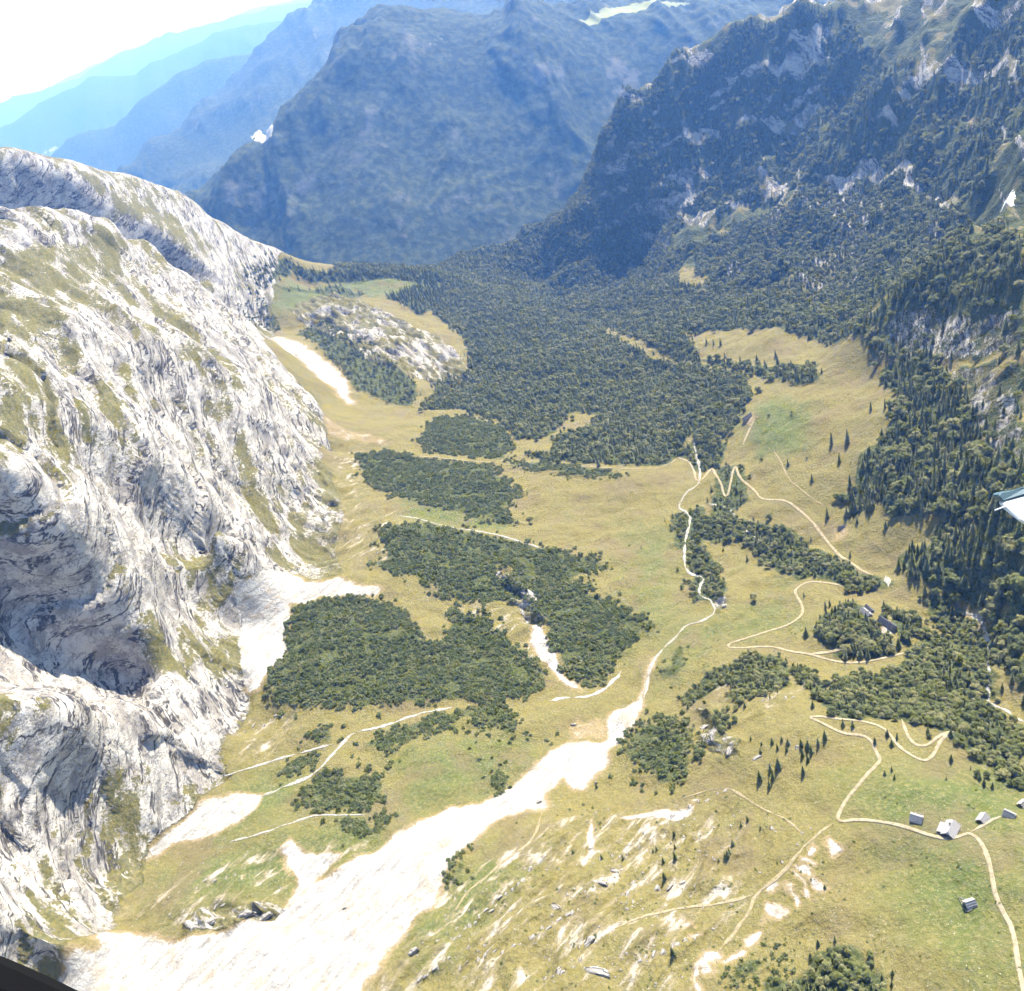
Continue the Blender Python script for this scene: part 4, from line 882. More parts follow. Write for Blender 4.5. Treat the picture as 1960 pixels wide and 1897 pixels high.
rs = np.random.RandomState(5)
TREES = {k_: [] for k_ in KIND}          # kind -> list of arrays (x, y, height, wood index)
_lines_all = [LINES[k_] for k_ in LINES if k_ not in ('fork_bed', 'gully_bed')]
for wi, ((poly, sp, mix_, (h0, h1), where), xy) in enumerate(zip(WOODS, WOOD_XY)):
    lo, hi = xy.min(0) - 6, xy.max(0) + 6
    gx, gy = np.meshgrid(np.arange(lo[0], hi[0], sp), np.arange(lo[1], hi[1], sp), indexing='ij')
    gx = gx + rs.uniform(-0.48, 0.48, gx.shape) * sp; gy = gy + rs.uniform(-0.48, 0.48, gy.shape) * sp
    gx, gy = gx.ravel(), gy.ravel()
    e = fbm(gx / 22, gy / 22, 3)
    sdd = sdf(xy, gx + 4 * fbm(gx / 30 + 7, gy / 30, 2), gy + 4 * fbm(gx / 30, gy / 30 + 7, 2)) 
    keep = (sdd > -1.0 + (11.0 if mix_.get('pine', 0) > 0.6 else 6.0) * e + 5.0 * rs.uniform(-0.2, 1.0, len(gx)) ** 2) | ((sdd > -13) & (rs.uniform(0, 1, len(gx)) < 0.07))
    if 'mountain' in where or 'crag' in where: keep &= fbm(gx / 55, gy / 55, 4) < 0.30
    if 'scattered' in where or 'open' in where or 'broken' in where: keep &= e < 0.15
    if mix_.get('pine', 0) > 0.6: keep &= (e < 0.42) & (fbm(gx / 9 + 40, gy / 9, 2) < 0.55)
    keep &= e < 0.7
    for c in CLEAR: keep &= sdf(c, gx, gy) < 2.0 + 2 * e
    gx, gy = gx[keep], gy[keep]
    if not len(gx): continue
    ok = line_dist(_lines_all, gx, gy) > 4.2
    ok &= grid_at(scree, gx, gy) < 0.55
    if 'mountain' in where or 'crag' in where: ok &= grid_at(rock, gx, gy) < 0.42 + rs.uniform(-0.12, 0.2, len(gx))
    gx, gy = gx[ok], gy[ok]; z = H(gx, gy); hh = h0 + (h1 - h0) * np.clip(rs.beta(1.8, 1.8, len(gx)) + 0.28 * fbm(gx / 26 + 5, gy / 26, 2), 0, 1.15)
    px, py, dep = to_px(gx, gy, z)
    ok = (px > -70) & (px < 2030) & (py > -60) & (py < 1980) & seen(gx, gy, z + hh, 0.012)
    gx, gy, hh = gx[ok], gy[ok], hh[ok]
    ks = list(mix_); cl = fbm(gx / 34 + 3 * wi, gy / 34, 3) * 0.55 + rs.uniform(-0.5, 0.5, len(gx)) * 0.9
    rk = np.argsort(np.argsort(cl)) / max(len(cl), 1)
    pick = (rk > mix_[ks[0]]).astype(int) if len(ks) > 1 else np.zeros(len(gx), int)
    for j, kk in enumerate(ks):
        m = pick == j; f = 0.8 if (kk == 'beech' and 'spruce' in mix_) else 1.0
        TREES[kk].append(np.stack([gx[m], gy[m], hh[m] * f, np.full(m.sum(), wi)], -1))
# lone trees: (view x, view y of the foot, height, label)
def crop3(*p): return [(1295 + 0.339 * a, 1259 + 0.339 * b, h) for a, b, h in p]
def crop2(*p): return [(647 + 0.339 * a, 1259 + 0.339 * b, h) for a, b, h in p]
def crop6(*p): return [(1295 + 0.339 * a, 620 + 0.339 * b, h) for a, b, h in p]
LONE = [
 ('spruce', 'dark spruce in the loose group below the road bend', crop3((470,685,11),(530,635,9),(575,615,11),(545,680,9),(525,730,9),(540,480,7),(595,470,6),(570,515,7),(630,490,8),(622,525,7),(705,500,9),(712,555,10),(742,505,9),(762,535,9),(742,585,8),(716,655,10),(800,490,8),(838,455,10),(480,490,4.5),(475,535,5),(420,460,5))),
 ('spruce', 'small spruce beside the faint path on the ochre meadow', crop3((402,920,6.5),(366,952,6),(474,965,5))),
 ('spruce', 'spruce of the dark clump on the ochre meadow', crop3((320,1062,8),(290,1120,8),(275,1130,7),(300,1105,7.5),(240,1150,4.5))),
 ('spruce', 'small spruce standing alone below the white slips', crop3((838,1300,4.5))),
 ('spruce', 'spruce beside the shrubs at the lower edge', crop3((895,1600,7),(800,1622,7))),
 ('spruce', 'slim little spruce on the turf at the lower edge', crop3((1220,1785,5.5),(1160,1805,4.5),(1215,1850,5.5))),
 ('spruce', 'small spruce between the road hairpins', crop3((1175,662,5.5),(1215,640,6.5),(1230,682,5),(1245,455,7),(1215,495,7),(1190,440,8),(1120,485,8))),
 ('spruce', 'small spruce on the turf under the right-hand wood', crop3((1710,685,8),(1735,718,8),(1782,735,7),(1660,630,4.5),(1820,690,5))),
 ('spruce', 'spruce standing in the hairpin bend of the hut road', crop3((1550,582,8),(1548,440,9),(1522,690,4.5))),
 ('spruce', 'spruce at the upper verge of the hut road', crop3((940,385,9),(995,392,9),(770,280,9),(880,300,8))),
 ('spruce', 'small dark spruce among the white rocks of the meadow', crop2((1900,1005,7),(1905,1130,9),(1905,1075,7),(1840,1155,7),(1800,1085,6),(1780,1095,4),(1612,1135,7.5),(1490,1132,6),(1330,1105,6),(1845,1245,8),(1462,732,6.5))),
 ('spruce', 'bold dark spruce standing alone on the rocky near meadow', crop2((1893,1675,10))),
 ('spruce', 'slender spruce standing alone on the right meadow', crop6((876,680,20),(965,672,22),(920,780,15),(630,800,12),(765,885,11),(1097,488,14),(1177,478,16),(1205,500,17),(455,215,15),(510,262,14),(572,232,20),(560,190,16),(250,120,16),(210,120,14),(170,110,13))),
 ('spruce', 'stout spruce beside the cream road on the right meadow', crop6((852,1095,17),(962,1085,15),(985,1070,16),(1010,1060,17),(1035,1050,15),(1020,1122,9))),
 ('beech', 'round bush on the right meadow near the barn', crop6((520,525,6),(650,508,5),(735,765,5),(480,775,7))),
 ('beech', 'round dark tree alone on the meadow above the looping road', crop6((440,1560,11))),
 ('spruce', 'small spruce in the bend of the looping road', crop6((720,1540,7),(265,1280,6),(400,1335,10))),
 ('beech', 'bush on the centre meadow', [(1000,940,4),(1010,945,4),(1085,1058,5),(1115,1062,5),(1150,1068,6),(1005,905,3.5),(1062,912,3.5),(1205,1045,4),(1228,1050,4)]),
 ('pine', 'low shrub on the turf beside the shrub belt', crop2((745,515,3),(800,575,2.4),(870,565,2.4),(915,605,2.6),(945,590,2.4),(780,480,2),(910,470,2),(300,590,3),(180,605,2.2),(350,585,2.2),(120,570,2),(240,715,2),(845,435,2.4),(1240,430,3),(1180,470,4),(1205,490,3))),
 ('pine', 'low shrub on the rocky near meadow', crop2((1385,830,2),(1440,850,2),(1480,935,2),(1540,670,3),(1010,935,1.8),(1310,860,1.5))),
]
WHERE_N = len(WOODS)
LONE_L = []
ORD = 'first second third fourth fifth sixth seventh eighth ninth tenth eleventh twelfth thirteenth fourteenth fifteenth sixteenth seventeenth eighteenth nineteenth twentieth twenty-first twenty-second'.split()
LONE_G = []
for kk, lab, pts in LONE:
    rows = []
    for n_, (px, py, h) in enumerate(sorted(pts)):
        li = WHERE_N + len(LONE_L); LONE_L.append(lab if len(pts) == 1 else lab + ', ' + ORD[n_] + ' from left'); LONE_G.append(lab)
        x, y = ground_pt(px, py, Z1); rows.append((x, y, h, li))
    TREES[kk].append(np.array(rows))
_ctr = {}
def tree_label(kind, wi, h=None, px=None, py=None):
    """says how tall a tree is and in which part of which wood it stands"""
    noun = {'spruce': 'spruce', 'beech': 'broadleaf tree', 'pine': 'dwarf pine'}[kind]
    plural = {'spruce': 'spruces in ', 'beech': 'broadleaf trees in ', 'pine': 'dwarf pines in '}[kind]
    if wi >= WHERE_N: return LONE_L[wi - WHERE_N], LONE_G[wi - WHERE_N]
    P = np.array(WOODS[wi][0], float); h0, h1 = WOODS[wi][3]; q_ = (h - h0) / (h1 - h0)
    size_ = 'tall' if q_ > 0.62 else 'short' if q_ < 0.36 else 'medium'
    fx, fy = (px - P[:, 0].min()) / np.ptp(P[:, 0]), (py - P[:, 1].min()) / np.ptp(P[:, 1])
    vert = 'upper' if fy < 0.36 else 'lower' if fy > 0.64 else 'middle'; side = 'left' if fx < 0.36 else 'right' if fx > 0.64 else 'centre'
    return size_ + ' ' + noun + ', ' + vert + ' ' + side + ' of ' + WOODS[wi][4], plural + WOODS[wi][4]
def instancer(name, pts, protos, label, cat):
    """one mass of trees on points"""
    n = len(pts['co']); me = bpy.data.meshes.new(name); me.vertices.add(n); me.vertices.foreach_set('co', pts['co'].astype(np.float32).ravel())
    for nm, ty, key, arr in (('size', 'FLOAT_VECTOR', 'vector', pts['scale']), ('turn', 'FLOAT_VECTOR', 'vector', pts['rot']), ('sort', 'INT', 'value', pts['sort'])):
        a = me.attributes.new(nm, ty, 'POINT'); a.data.foreach_set(key, np.ascontiguousarray(arr, np.float32 if ty != 'INT' else np.int32).ravel())
    o = link(name, me); tag(o, label, cat, None, 'stuff')
    g = bpy.data.node_groups.new(name, 'GeometryNodeTree')
    g.interface.new_socket('Geometry', in_out='INPUT', socket_type='NodeSocketGeometry'); g.interface.new_socket('Geometry', in_out='OUTPUT', socket_type='NodeSocketGeometry')
    gi, go, jn = g.nodes.new('NodeGroupInput'), g.nodes.new('NodeGroupOutput'), g.nodes.new('GeometryNodeJoinGeometry')
    def named(nm, ty):
        q_ = g.nodes.new('GeometryNodeInputNamedAttribute'); q_.data_type = ty; q_.inputs[0].default_value = nm; return q_.outputs[0]
    sc, rt, so = named('size', 'FLOAT_VECTOR'), named('turn', 'FLOAT_VECTOR'), named('sort', 'INT')
    for i, p in enumerate(protos):
        ip = g.nodes.new('GeometryNodeInstanceOnPoints'); ob = g.nodes.new('GeometryNodeObjectInfo'); ob.inputs['Object'].default_value = p
        cm = g.nodes.new('FunctionNodeCompare'); cm.data_type = 'INT'; cm.operation = 'EQUAL'
        g.links.new(so, cm.inputs[2]); cm.inputs[3].default_value = i
        g.links.new(gi.outputs[0], ip.inputs['Points']); g.links.new(cm.outputs[0], ip.inputs['Selection']); g.links.new(ob.outputs['Geometry'], ip.inputs['Instance'])
        g.links.new(rt, ip.inputs['Rotation']); g.links.new(sc, ip.inputs['Scale']); g.links.new(ip.outputs[0], jn.inputs[0])
    g.links.new(jn.outputs[0], go.inputs[0])
    md = o.modifiers.new('mass', 'NODES'); md.node_group = g
    return o
TREE_COUNT = {}
for kk, D in KIND.items():
    T = np.concatenate([t for t in TREES[kk] if len(t)])
    z = H(T[:, 0], T[:, 1]); px, py, dep = to_px(T[:, 0], T[:, 1], z)
    size = T[:, 2] / dep
    vis = seen(T[:, 0], T[:, 1], z + T[:, 2] * 0.8, 0.0) & (px > 4) & (px < 1956) & (py > 4) & (py < 1893)
    order = np.argsort(-np.where(vis, size * np.where(T[:, 3] >= WHERE_N, 50, 1), -1))
    ind, rest = order[:300], order[300:]
    n = len(T); rot = rs.uniform(0, 6.283, n); sort = rs.randint(0, 4, n)
    wid = rs.uniform(0.85, 1.2, n) * (1.0 if kk != 'pine' else 1.05)
    TREE_COUNT[kk] = (n, int(vis.sum()))
    for i in ind:
        wi = int(T[i, 3]); lab, grp = tree_label(kk, wi, T[i, 2], px[i], py[i])
        s_ = float(T[i, 2]); e = empty(D['name'], (float(T[i, 0]), float(T[i, 1]), float(z[i]) - 0.02 * s_), float(rot[i]), (s_ * float(wid[i]), s_ * float(wid[i]), s_))
        tag(e, lab, D['cat'], grp)
        tr, cr = D['parts'][sort[i]]
        link('trunk', tr, e); link('crown', cr, e)
    if len(rest):
        t = T[rest]; s_ = t[:, 2]
        instancer({'spruce': 'spruce_forest', 'beech': 'broadleaf_forest', 'pine': 'dwarf_pine_thicket'}[kk],
          dict(co=np.stack([t[:, 0], t[:, 1], z[rest] - 0.02 * s_], -1), scale=np.stack([s_ * wid[rest], s_ * wid[rest], s_], -1),
               rot=np.stack([rs.uniform(-.05, .05, len(s_)), rs.uniform(-.05, .05, len(s_)), rot[rest]], -1), sort=sort[rest]),
          D['proto'], {'spruce': 'dark spruce forest covering the valley sides', 'beech': 'green broadleaf forest mixed through the valley woods', 'pine': 'dense dark green dwarf pine thickets on the aprons'}[kk], 'forest' if kk != 'pine' else 'thicket')

# ---------------------------------------------------------------- rocks
def rock_mesh(seed, sub=3, flat=0.6):
    r = random.Random(seed); bm = bmesh.new(); bmesh.ops.create_icosphere(bm, subdivisions=sub, radius=0.5)
    planes = [(Vector((r.gauss(0, 1), r.gauss(0, 1), r.gauss(0.1, 0.8))).normalized(), r.uniform(0.24, 0.44)) for _ in range(12)]
    grooves = [(Vector((r.gauss(0, 1), r.gauss(0, 1), r.gauss(0, 0.4))).normalized(), r.uniform(-0.2, 0.2)) for _ in range(4)]
    for v in bm.verts:
        for n_, d in planes:
            e = v.co.dot(n_) - d
            if e > 0: v.co -= n_ * e
        for n_, d in grooves:
            e = abs(v.co.dot(n_) - d)
            if e < 0.06: v.co *= 0.80 + e * 3.0
        v.co *= r.uniform(0.94, 1.06); v.co.z *= flat
    me = bpy.data.meshes.new('boulder'); bm.to_mesh(me); bm.free(); me.materials.append(M['rock']); return me
ROCK_ME = [rock_mesh(s_, 3, f) for s_, f in ((1, 0.75), (2, 0.6), (3, 0.5), (4, 0.85), (5, 0.55), (6, 0.7))]
def boulder(px, py, L, W, Ht, yaw, label, k_, group=None, name='boulder', cat='boulder'):
    p = place(px, py); o = link(name, ROCK_ME[k_ % 6]); o.location = (p.x, p.y, p.z + Ht * 0.12)
    o.rotation_euler = (0.12 * math.sin(k_ * 3.1), 0.1 * math.cos(k_ * 2.3), yaw); o.scale = (L * 1.25, W * 1.25, Ht * 1.9)
    return tag(o, label, cat, group)
BIG = [
 (793,1822,7,5,5.0,0.4,'dark shaded boulder on the lower edge of the white scree'),
 (1033,1650,8,3.5,2.2,0.7,'long low ledge with a dark face beside the gully path'),
 (1148,1862,15,6,3.2,-0.5,'long pale outcrop with dark flank at the lower edge'),
 (1127,1803,8,5,3.4,0.2,'pale jagged boulder where the white streak meets the track'),
 (1064,1736,9,4,2.6,-0.7,'narrow pale outcrop on the ochre slope'), (1176,1668,8,4,2.2,-0.5,'flat white slab above the ochre slope'),
 (1150,1690,10,4,2.6,-0.6,'pale ribbed slab beside the flat white slab'), (1386,1160,6,5,3.5,0.3,'tall grey rock standing over the stream bend'),
 (1350,1392,8,6,4,0.4,'upper crag block on the bushy rim'), (1362,1412,8,5,3.6,1.0,'dark crag block below the bushy rim'), (1395,1437,10,4,3,0.8,'slanting grey crag above the ochre slope'),
 (470,1752,16,7,5.5,0.1,'dark banked outcrop over the white scree'), (510,1756,11,6,5,0.3,'smaller dark outcrop at the tip of the scree lip'), (405,1762,9,6,4,0.2,'grey outcrop near the wall foot above the scree'),
 (1033,1535,4,3.4,3,0.2,'reddish block on the scree edge'), (1140,1500,3,2.4,2.4,0.2,'dark block at the corner of the white scree'), (1000,1135,5,9,6,0.4,'dark rock step inside the long thicket'),
 (1690,1330,3,3,2.5,0.3,'pale rock among the trees of the wooded step'), (955,1100,9,7,5,0.6,'bare pale rock in the middle of the long thicket'), (592,1180,9,4,2.5,0.1,'pale slab in the broad thicket'),
 (1450,1450,7,4,2.4,0.2,'grey rock beside the spruce group'), (1525,1432,3.5,3,2.2,0.5,'pale boulder between the spruces'), (1478,1585,3.4,3,1.6,0.5,'pinkish boulder on the ochre meadow'),
 (1098,1388,8,3.5,3,-0.4,'dark jagged rock above the scree neck'), (660,1738,3,3,2,0,'dark block lying on the white scree'),
]
for i, (px, py, L, W, Ht, yw, lab) in enumerate(BIG): boulder(px, py, L, W, Ht, yw, lab, i)
# chains of smaller outcrops along the ledges
CH = [((1040,1640),(960,1720),9,'ledge running down beside the gully path'), ((950,1730),(870,1800),9,'broken ledge above the white scree'), ((1100,1650),(1200,1640),7,'ledge under the white gash'),
      ((1020,1790),(1110,1745),8,'low ledge on the ochre slope'), ((1160,1690),(1230,1740),6,'slab row below the flat white slab'), ((880,1850),(1010,1800),9,'rock band near the lower edge'),
      ((1220,1840),(1330,1800),8,'rock row by the side track'), ((1040,1880),(1110,1840),6,'rock band beside the long outcrop'), ((1290,1560),(1390,1510),7,'pale band above the white gash'),
      ((300,1720),(450,1670),9,'rock band on the green slope over the scree'), ((330,1750),(430,1730),6,'rubble band near the wall foot'), ((470,1400),(540,1370),7,'rubble below the wall corner'),
      ((660,1020),(740,1060),6,'rock band beside the long thicket'), ((1430,1340),(1520,1330),6,'pale rocks under the road bend'), ((1215,1695),(1330,1690),6,'white slabs on the ochre meadow'), ((800,1880),(860,1830),7,'rocks at the corner of the scree')]
rr_ = random.Random(3)
for (a, b, n_, lab) in CH:
    flip = b[0] < a[0]
    for i in range(n_):
        f = (i + rr_.uniform(-0.3, 0.3)) / max(n_ - 1, 1); px, py = a[0] + (b[0] - a[0]) * f, a[1] + (b[1] - a[1]) * f
        L = rr_.uniform(2.0, 5.5)
        boulder(px + rr_.uniform(-2, 2), py + rr_.uniform(-6, 6), L, L * rr_.uniform(0.45, 0.8), L * rr_.uniform(0.22, 0.42), 0.68 + rr_.uniform(-0.5, 0.5), 'pale rock, ' + ORD[n_ - 1 - i if flip else i] + ' from left, in the ' + lab, rr_.randrange(6), 'pale rocks in the ' + lab, 'outcrop_rock', 'rock')
# loose stones scattered over turf and scree
stn = []
def strew(poly, n_, lo, hi, clump=30.0):
    xy = pts_xy(poly); l0, h0 = xy.min(0), xy.max(0)
    x, y = rs.uniform(l0[0], h0[0], n_ * 3), rs.uniform(l0[1], h0[1], n_ * 3)
    ok = (sdf(xy, x, y) > 0) & (fbm(x / clump, y / clump, 3) > rs.uniform(-0.5, 0.5, len(x)))
    x, y = x[ok][:n_], y[ok][:n_]; stn.append(np.stack([x, y, lo + (hi - lo) * rs.uniform(0, 1, len(x)) ** 3], -1))
strew([(750,1897),(870,1700),(1040,1560),(1300,1520),(1560,1580),(1450,1740),(1330,1897)], 1100, 0.3, 2.2)
strew([(1560,1640),(1960,1500),(1960,1897),(1400,1897)], 600, 0.25, 1.0)
strew([(200,1760),(280,1640),(500,1500),(640,1380),(700,1420),(640,1660),(420,1780)], 600, 0.3, 1.8)
strew([(1000,930),(1300,950),(1310,1180),(1180,1290),(1150,1080)], 600, 0.4, 1.5)
strew([(640,870),(740,960),(740,1120),(640,1090)], 350, 0.5, 2.2)
strew([(1250,1290),(1380,1180),(1530,1130),(1530,1240),(1300,1320)], 250, 0.3, 1.1)
strew([(1600,1500),(1700,1400),(1960,1500),(1900,1560)], 300, 0.3, 1.1)
strew([(300,1800),(700,1690),(1000,1520),(1150,1430),(1030,1550),(850,1680),(700,1897),(150,1897)], 500, 0.3, 1.6)
S_ = np.concatenate(stn); zs = H(S_[:, 0], S_[:, 1]); n_ = len(S_)
protos = []
for i in range(4):
    o = bpy.data.objects.new('stone_pattern', rock_mesh(40 + i, 1, 0.6)); protos.append(o)
instancer('stones', dict(co=np.stack([S_[:, 0], S_[:, 1], zs + 0.1 * S_[:, 2]], -1), scale=np.stack([S_[:, 2] * 1.5, S_[:, 2] * rs.uniform(0.8, 1.3, n_), S_[:, 2]], -1),
   rot=np.stack([np.zeros(n_), np.zeros(n_), rs.uniform(0, 6.28, n_)], -1), sort=rs.randint(0, 4, n_)), protos, 'loose white stones strewn over turf and scree', 'stones')
# small dark tufts and heather cushions in the turf
stn = []
strew([(760,1897),(1040,1560),(1300,1500),(1560,1560),(1960,1480),(1960,1897)], 1500, 0.5, 1.5, 26.0)
strew([(1000,930),(1300,940),(1310,1180),(1180,1290),(1150,1080)], 700, 0.6, 1.8, 22.0)
strew([(1430,780),(1640,740),(1690,800),(1600,950),(1440,940)], 500, 0.6, 1.7, 24.0)
strew([(1250,1290),(1380,1180),(1530,1130),(1540,1240),(1300,1320)], 350, 0.5, 1.4, 24.0)
strew([(760,1440),(1000,1410),(1000,1490),(760,1560)], 200, 0.5, 1.2, 24.0)
S_ = np.concatenate(stn); zs = H(S_[:, 0], S_[:, 1]); n_ = len(S_)
instancer('turf_cushions', dict(co=np.stack([S_[:, 0], S_[:, 1], zs - 0.1 * S_[:, 2]], -1), scale=np.stack([S_[:, 2], S_[:, 2], S_[:, 2] * 0.8], -1),
   rot=np.stack([np.zeros(n_), np.zeros(n_), rs.uniform(0, 6.28, n_)], -1), sort=rs.randint(0, 4, n_)), KIND['pine']['proto'], 'small dark shrub cushions dotted over the meadows', 'shrubs')

# ---------------------------------------------------------------- huts and houses
def box_faces(bm, x0, x1, y0, y1, z0, z1):
    v = [bm.verts.new(p) for p in ((x0, y0, z0), (x1, y0, z0), (x1, y1, z0), (x0, y1, z0), (x0, y0, z1), (x1, y0, z1), (x1, y1, z1), (x0, y1, z1))]
    for f in ((0, 3, 2, 1), (4, 5, 6, 7), (0, 1, 5, 4), (1, 2, 6, 5), (2, 3, 7, 6), (3, 0, 4, 7)): bm.faces.new([v[i] for i in f])
def bm_obj(name, bm, mat, parent):
    bmesh.ops.recalc_face_normals(bm, faces=bm.faces); me = bpy.data.meshes.new(name); bm.to_mesh(me); bm.free(); me.materials.append(mat); return link(name, me, parent)
def part_box(name, mat, parent, *d):
    bm = bmesh.new(); box_faces(bm, *d); return bm_obj(name, bm, mat, parent)
def yaw_of(a, b):
    p, q_ = place(*a), place(*b); return math.atan2(q_.y - p.y, q_.x - p.x)
def house(px, py, L, W, hw, hr, yaw, label, roof='shingle', wall='wood', hip=0.0, chimney=False, leanto=False, name='hut', cat='hut', windows=2, drop=0.8):
    """ridge along local x; roof slopes overhang, gable ends may be clipped by half hips"""
    p = place(px, py); t = empty(name, (p.x, p.y, p.z - 0.2), yaw); tag(t, label, cat)
    L, W, hw, hr = L * 0.78, W * 0.78, hw * 0.85, hr * 0.85; l, w = L / 2, W / 2
    part_box('foundation', M['stone'], t, -l - 0.1, l + 0.1, -w - 0.1, w + 0.1, -2.5, 0.5)
    bm = bmesh.new(); box_faces(bm, -l, l, -w, w, 0.5, hw)
    wl = bm_obj('wall', bm, M[wall], t)
    for sx in (-1, 1):
        bm = bmesh.new(); top = hw + hr * (1 - hip)
        prof = [(-w, hw), (w, hw), (w * hip, top), (-w * hip, top)] if hip > 0 else [(-w, hw), (w, hw), (0, hw + hr)]
        a = [bm.verts.new((sx * l, y, z)) for y, z in prof]; b = [bm.verts.new((sx * (l - 0.2), y, z)) for y, z in prof]
        bm.faces.new(a); bm.faces.new(b[::-1])
        for i in range(len(prof)): bm.faces.new((a[i], a[(i + 1) % len(prof)], b[(i + 1) % len(prof)], b[i]))
        bm_obj('gable', bm, M[wall], wl)
    ov, th = 0.7, 0.22
    ze = hw - hr * ov / w; xo = l + 0.6; xr = xo - (hip * w * 0.9 if hip else 0)
    rf = None
    for sy in (-1, 1):
        ym = sy * w * hip; zm = hw + hr * (1 - hip)
        pr = [(-xo, sy * (w + ov), ze), (xo, sy * (w + ov), ze), (xo, ym, zm), (xr, 0, hw + hr), (-xr, 0, hw + hr), (-xo, ym, zm)] if hip else [(-xo, sy * (w + ov), ze), (xo, sy * (w + ov), ze), (xo, 0, hw + hr), (-xo, 0, hw + hr)]
        bm = bmesh.new(); a = [bm.verts.new(q_) for q_ in pr]; b = [bm.verts.new((q_[0], q_[1], q_[2] + th)) for q_ in pr]
        bm.faces.new(a); bm.faces.new(b[::-1])
        for i in range(len(pr)): bm.faces.new((a[i], a[(i + 1) % len(pr)], b[(i + 1) % len(pr)], b[i]))
        o = bm_obj('roof_slope', bm, M[roof], t); rf = rf or o
        n_c = max(int(math.hypot(w + ov, hr) / 0.9), 2)          # shingle courses
        for c in range(1, n_c):
            f = c / n_c; y_, z_ = sy * (w + ov) * (1 - f), ze + (hw + hr - ze) * f + th
            bmc = bmesh.new(); dy = sy * 0.18; box_faces(bmc, -xo * 0.97, xo * 0.97, min(y_, y_ + dy), max(y_, y_ + dy), z_ - 0.05, z_ + 0.07)
            if f < (1 - hip): bm_obj('shingle_course', bmc, M[roof], o)
            else: bmc.free()
    if hip:
        for sx in (-1, 1):
            bm = bmesh.new(); zm = hw + hr * (1 - hip)
            a = [bm.verts.new(q_) for q_ in ((sx * xo, -w * hip, zm + th), (sx * xo, w * hip, zm + th), (sx * xr, 0, hw + hr + th + 0.02))]
            b = [bm.verts.new((v.co.x, v.co.y, v.co.z - th * 0.9)) for v in a]
            bm.faces.new(a); bm.faces.new(b[::-1])
            for i in range(3): bm.faces.new((a[i], a[(i + 1) % 3], b[(i + 1) % 3], b[i]))
            bm_obj('hip_end', bm, M[roof], t)
    part_box('ridge_board', M[roof], t, -xr, xr, -0.16, 0.16, hw + hr + th - 0.08, hw + hr + th + 0.12)
    d = part_box('door', M['wood'], t, l * 0.1, l * 0.1 + 1.1, -w - 0.08, -w + 0.02, 0.5, 2.5); part_box('handle', M['black'], d, l * 0.1 + 0.9, l * 0.1 + 1.0, -w - 0.14, -w - 0.08, 1.4, 1.55)
    for i in range(windows):
        x = -l * 0.55 + i * l * 1.15
        f = part_box('window', M['wood'], t, x - 0.5, x + 0.5, -w - 0.07, -w + 0.02, 1.2, 2.2); part_box('pane', M['glass'], f, x - 0.4, x + 0.4, -w - 0.09, -w - 0.065, 1.3, 2.1)
    if chimney: part_box('chimney', M['stone'], rf, l * 0.3, l * 0.3 + 0.8, 0.5, 1.3, hw + hr * 0.5, hw + hr + 1.2)
    if leanto:
        bm = bmesh.new(); a = [(-l * 0.9, w + 0.2, hw * 1.02), (l * 0.6, w + 0.2, hw * 1.02), (l * 0.6, w + 3.2, hw * 0.55), (-l * 0.9, w + 3.2, hw * 0.55)]
        v = [bm.verts.new(q_) for q_ in a]; u = [bm.verts.new((q_[0], q_[1], q_[2] + 0.18)) for q_ in a]; bm.faces.new(v[::-1]); bm.faces.new(u)
        for i in range(4): bm.faces.new((v[i], v[(i + 1) % 4], u[(i + 1) % 4], u[i]))
        s_ = bm_obj('lean_to_roof', bm, M[roof], t); part_box('lean_to_wall', M[wall], s_, -l * 0.8, l * 0.5, w + 0.1, w + 2.8, 0.2, hw * 0.6)
    return t
def zp(cx, cy): return ((1900 + cx * 0.1592) / 1.1286, (1680 + cy * 0.1592) / 1.1286)
house(*zp(960, 730), 12.5, 9.0, 3.0, 4.2, yaw_of(zp(940, 780), zp(1010, 640)), 'largest hut, half-hipped grey shingle roof, at the road junction', hip=0.35, chimney=True, leanto=True)
house(*zp(500, 570), 8.0, 7.0, 2.4, 3.2, yaw_of(zp(430, 580), zp(560, 610)), 'square hut with a bright white roof left of the largest hut', hip=0.0)
house(*zp(1400, 575), 7.2, 6.2, 2.3, 3.0, yaw_of(zp(1340, 590), zp(1410, 510)), 'small gabled hut on the lane right of the largest hut', hip=0.0)
house(*zp(1760, 520), 7.2, 6.0, 2.3, 3.0, yaw_of(zp(1700, 510), zp(1820, 540)), 'small white-roofed hut at the end of the lane', hip=0.3)
house(*zp(1225, 1720), 6.4, 5.2, 2.2, 2.6, yaw_of(zp(1170, 1720), zp(1270, 1680)), 'lone small hut with a fenced corner below the others', hip=0.0)
house(1958, 1541, 5.6, 5.0, 2.2, 2.6, 0.3, 'hut cut off by the right edge of the picture', hip=0.0)
house(1431, 801, 17.0, 9.0, 3.4, 4.2, yaw_of((1421, 812), (1440, 792)), 'long barn with a dark grey roof on the bright green meadow', roof='slate', wall='stone', name='barn', cat='barn', windows=3)
def c7(x, y): return ((1700 + x * 0.1786) / 1.1286, (1220 + y * 0.1786) / 1.1286)
house(*c7(960, 600), 13.0, 7.0, 3.2, 3.2, yaw_of(c7(910, 570), c7(1020, 640)), 'upper farmhouse with a pale ridged roof in the grove', roof='shingle', wall='stone', chimney=True, name='farmhouse', cat='house')
house(*c7(995, 555), 11.0, 5.5, 3.0, 2.6, yaw_of(c7(940, 520), c7(1050, 590)), 'narrow outbuilding close behind the upper farmhouse', roof='slate', wall='wood', name='outbuilding', cat='outbuilding')
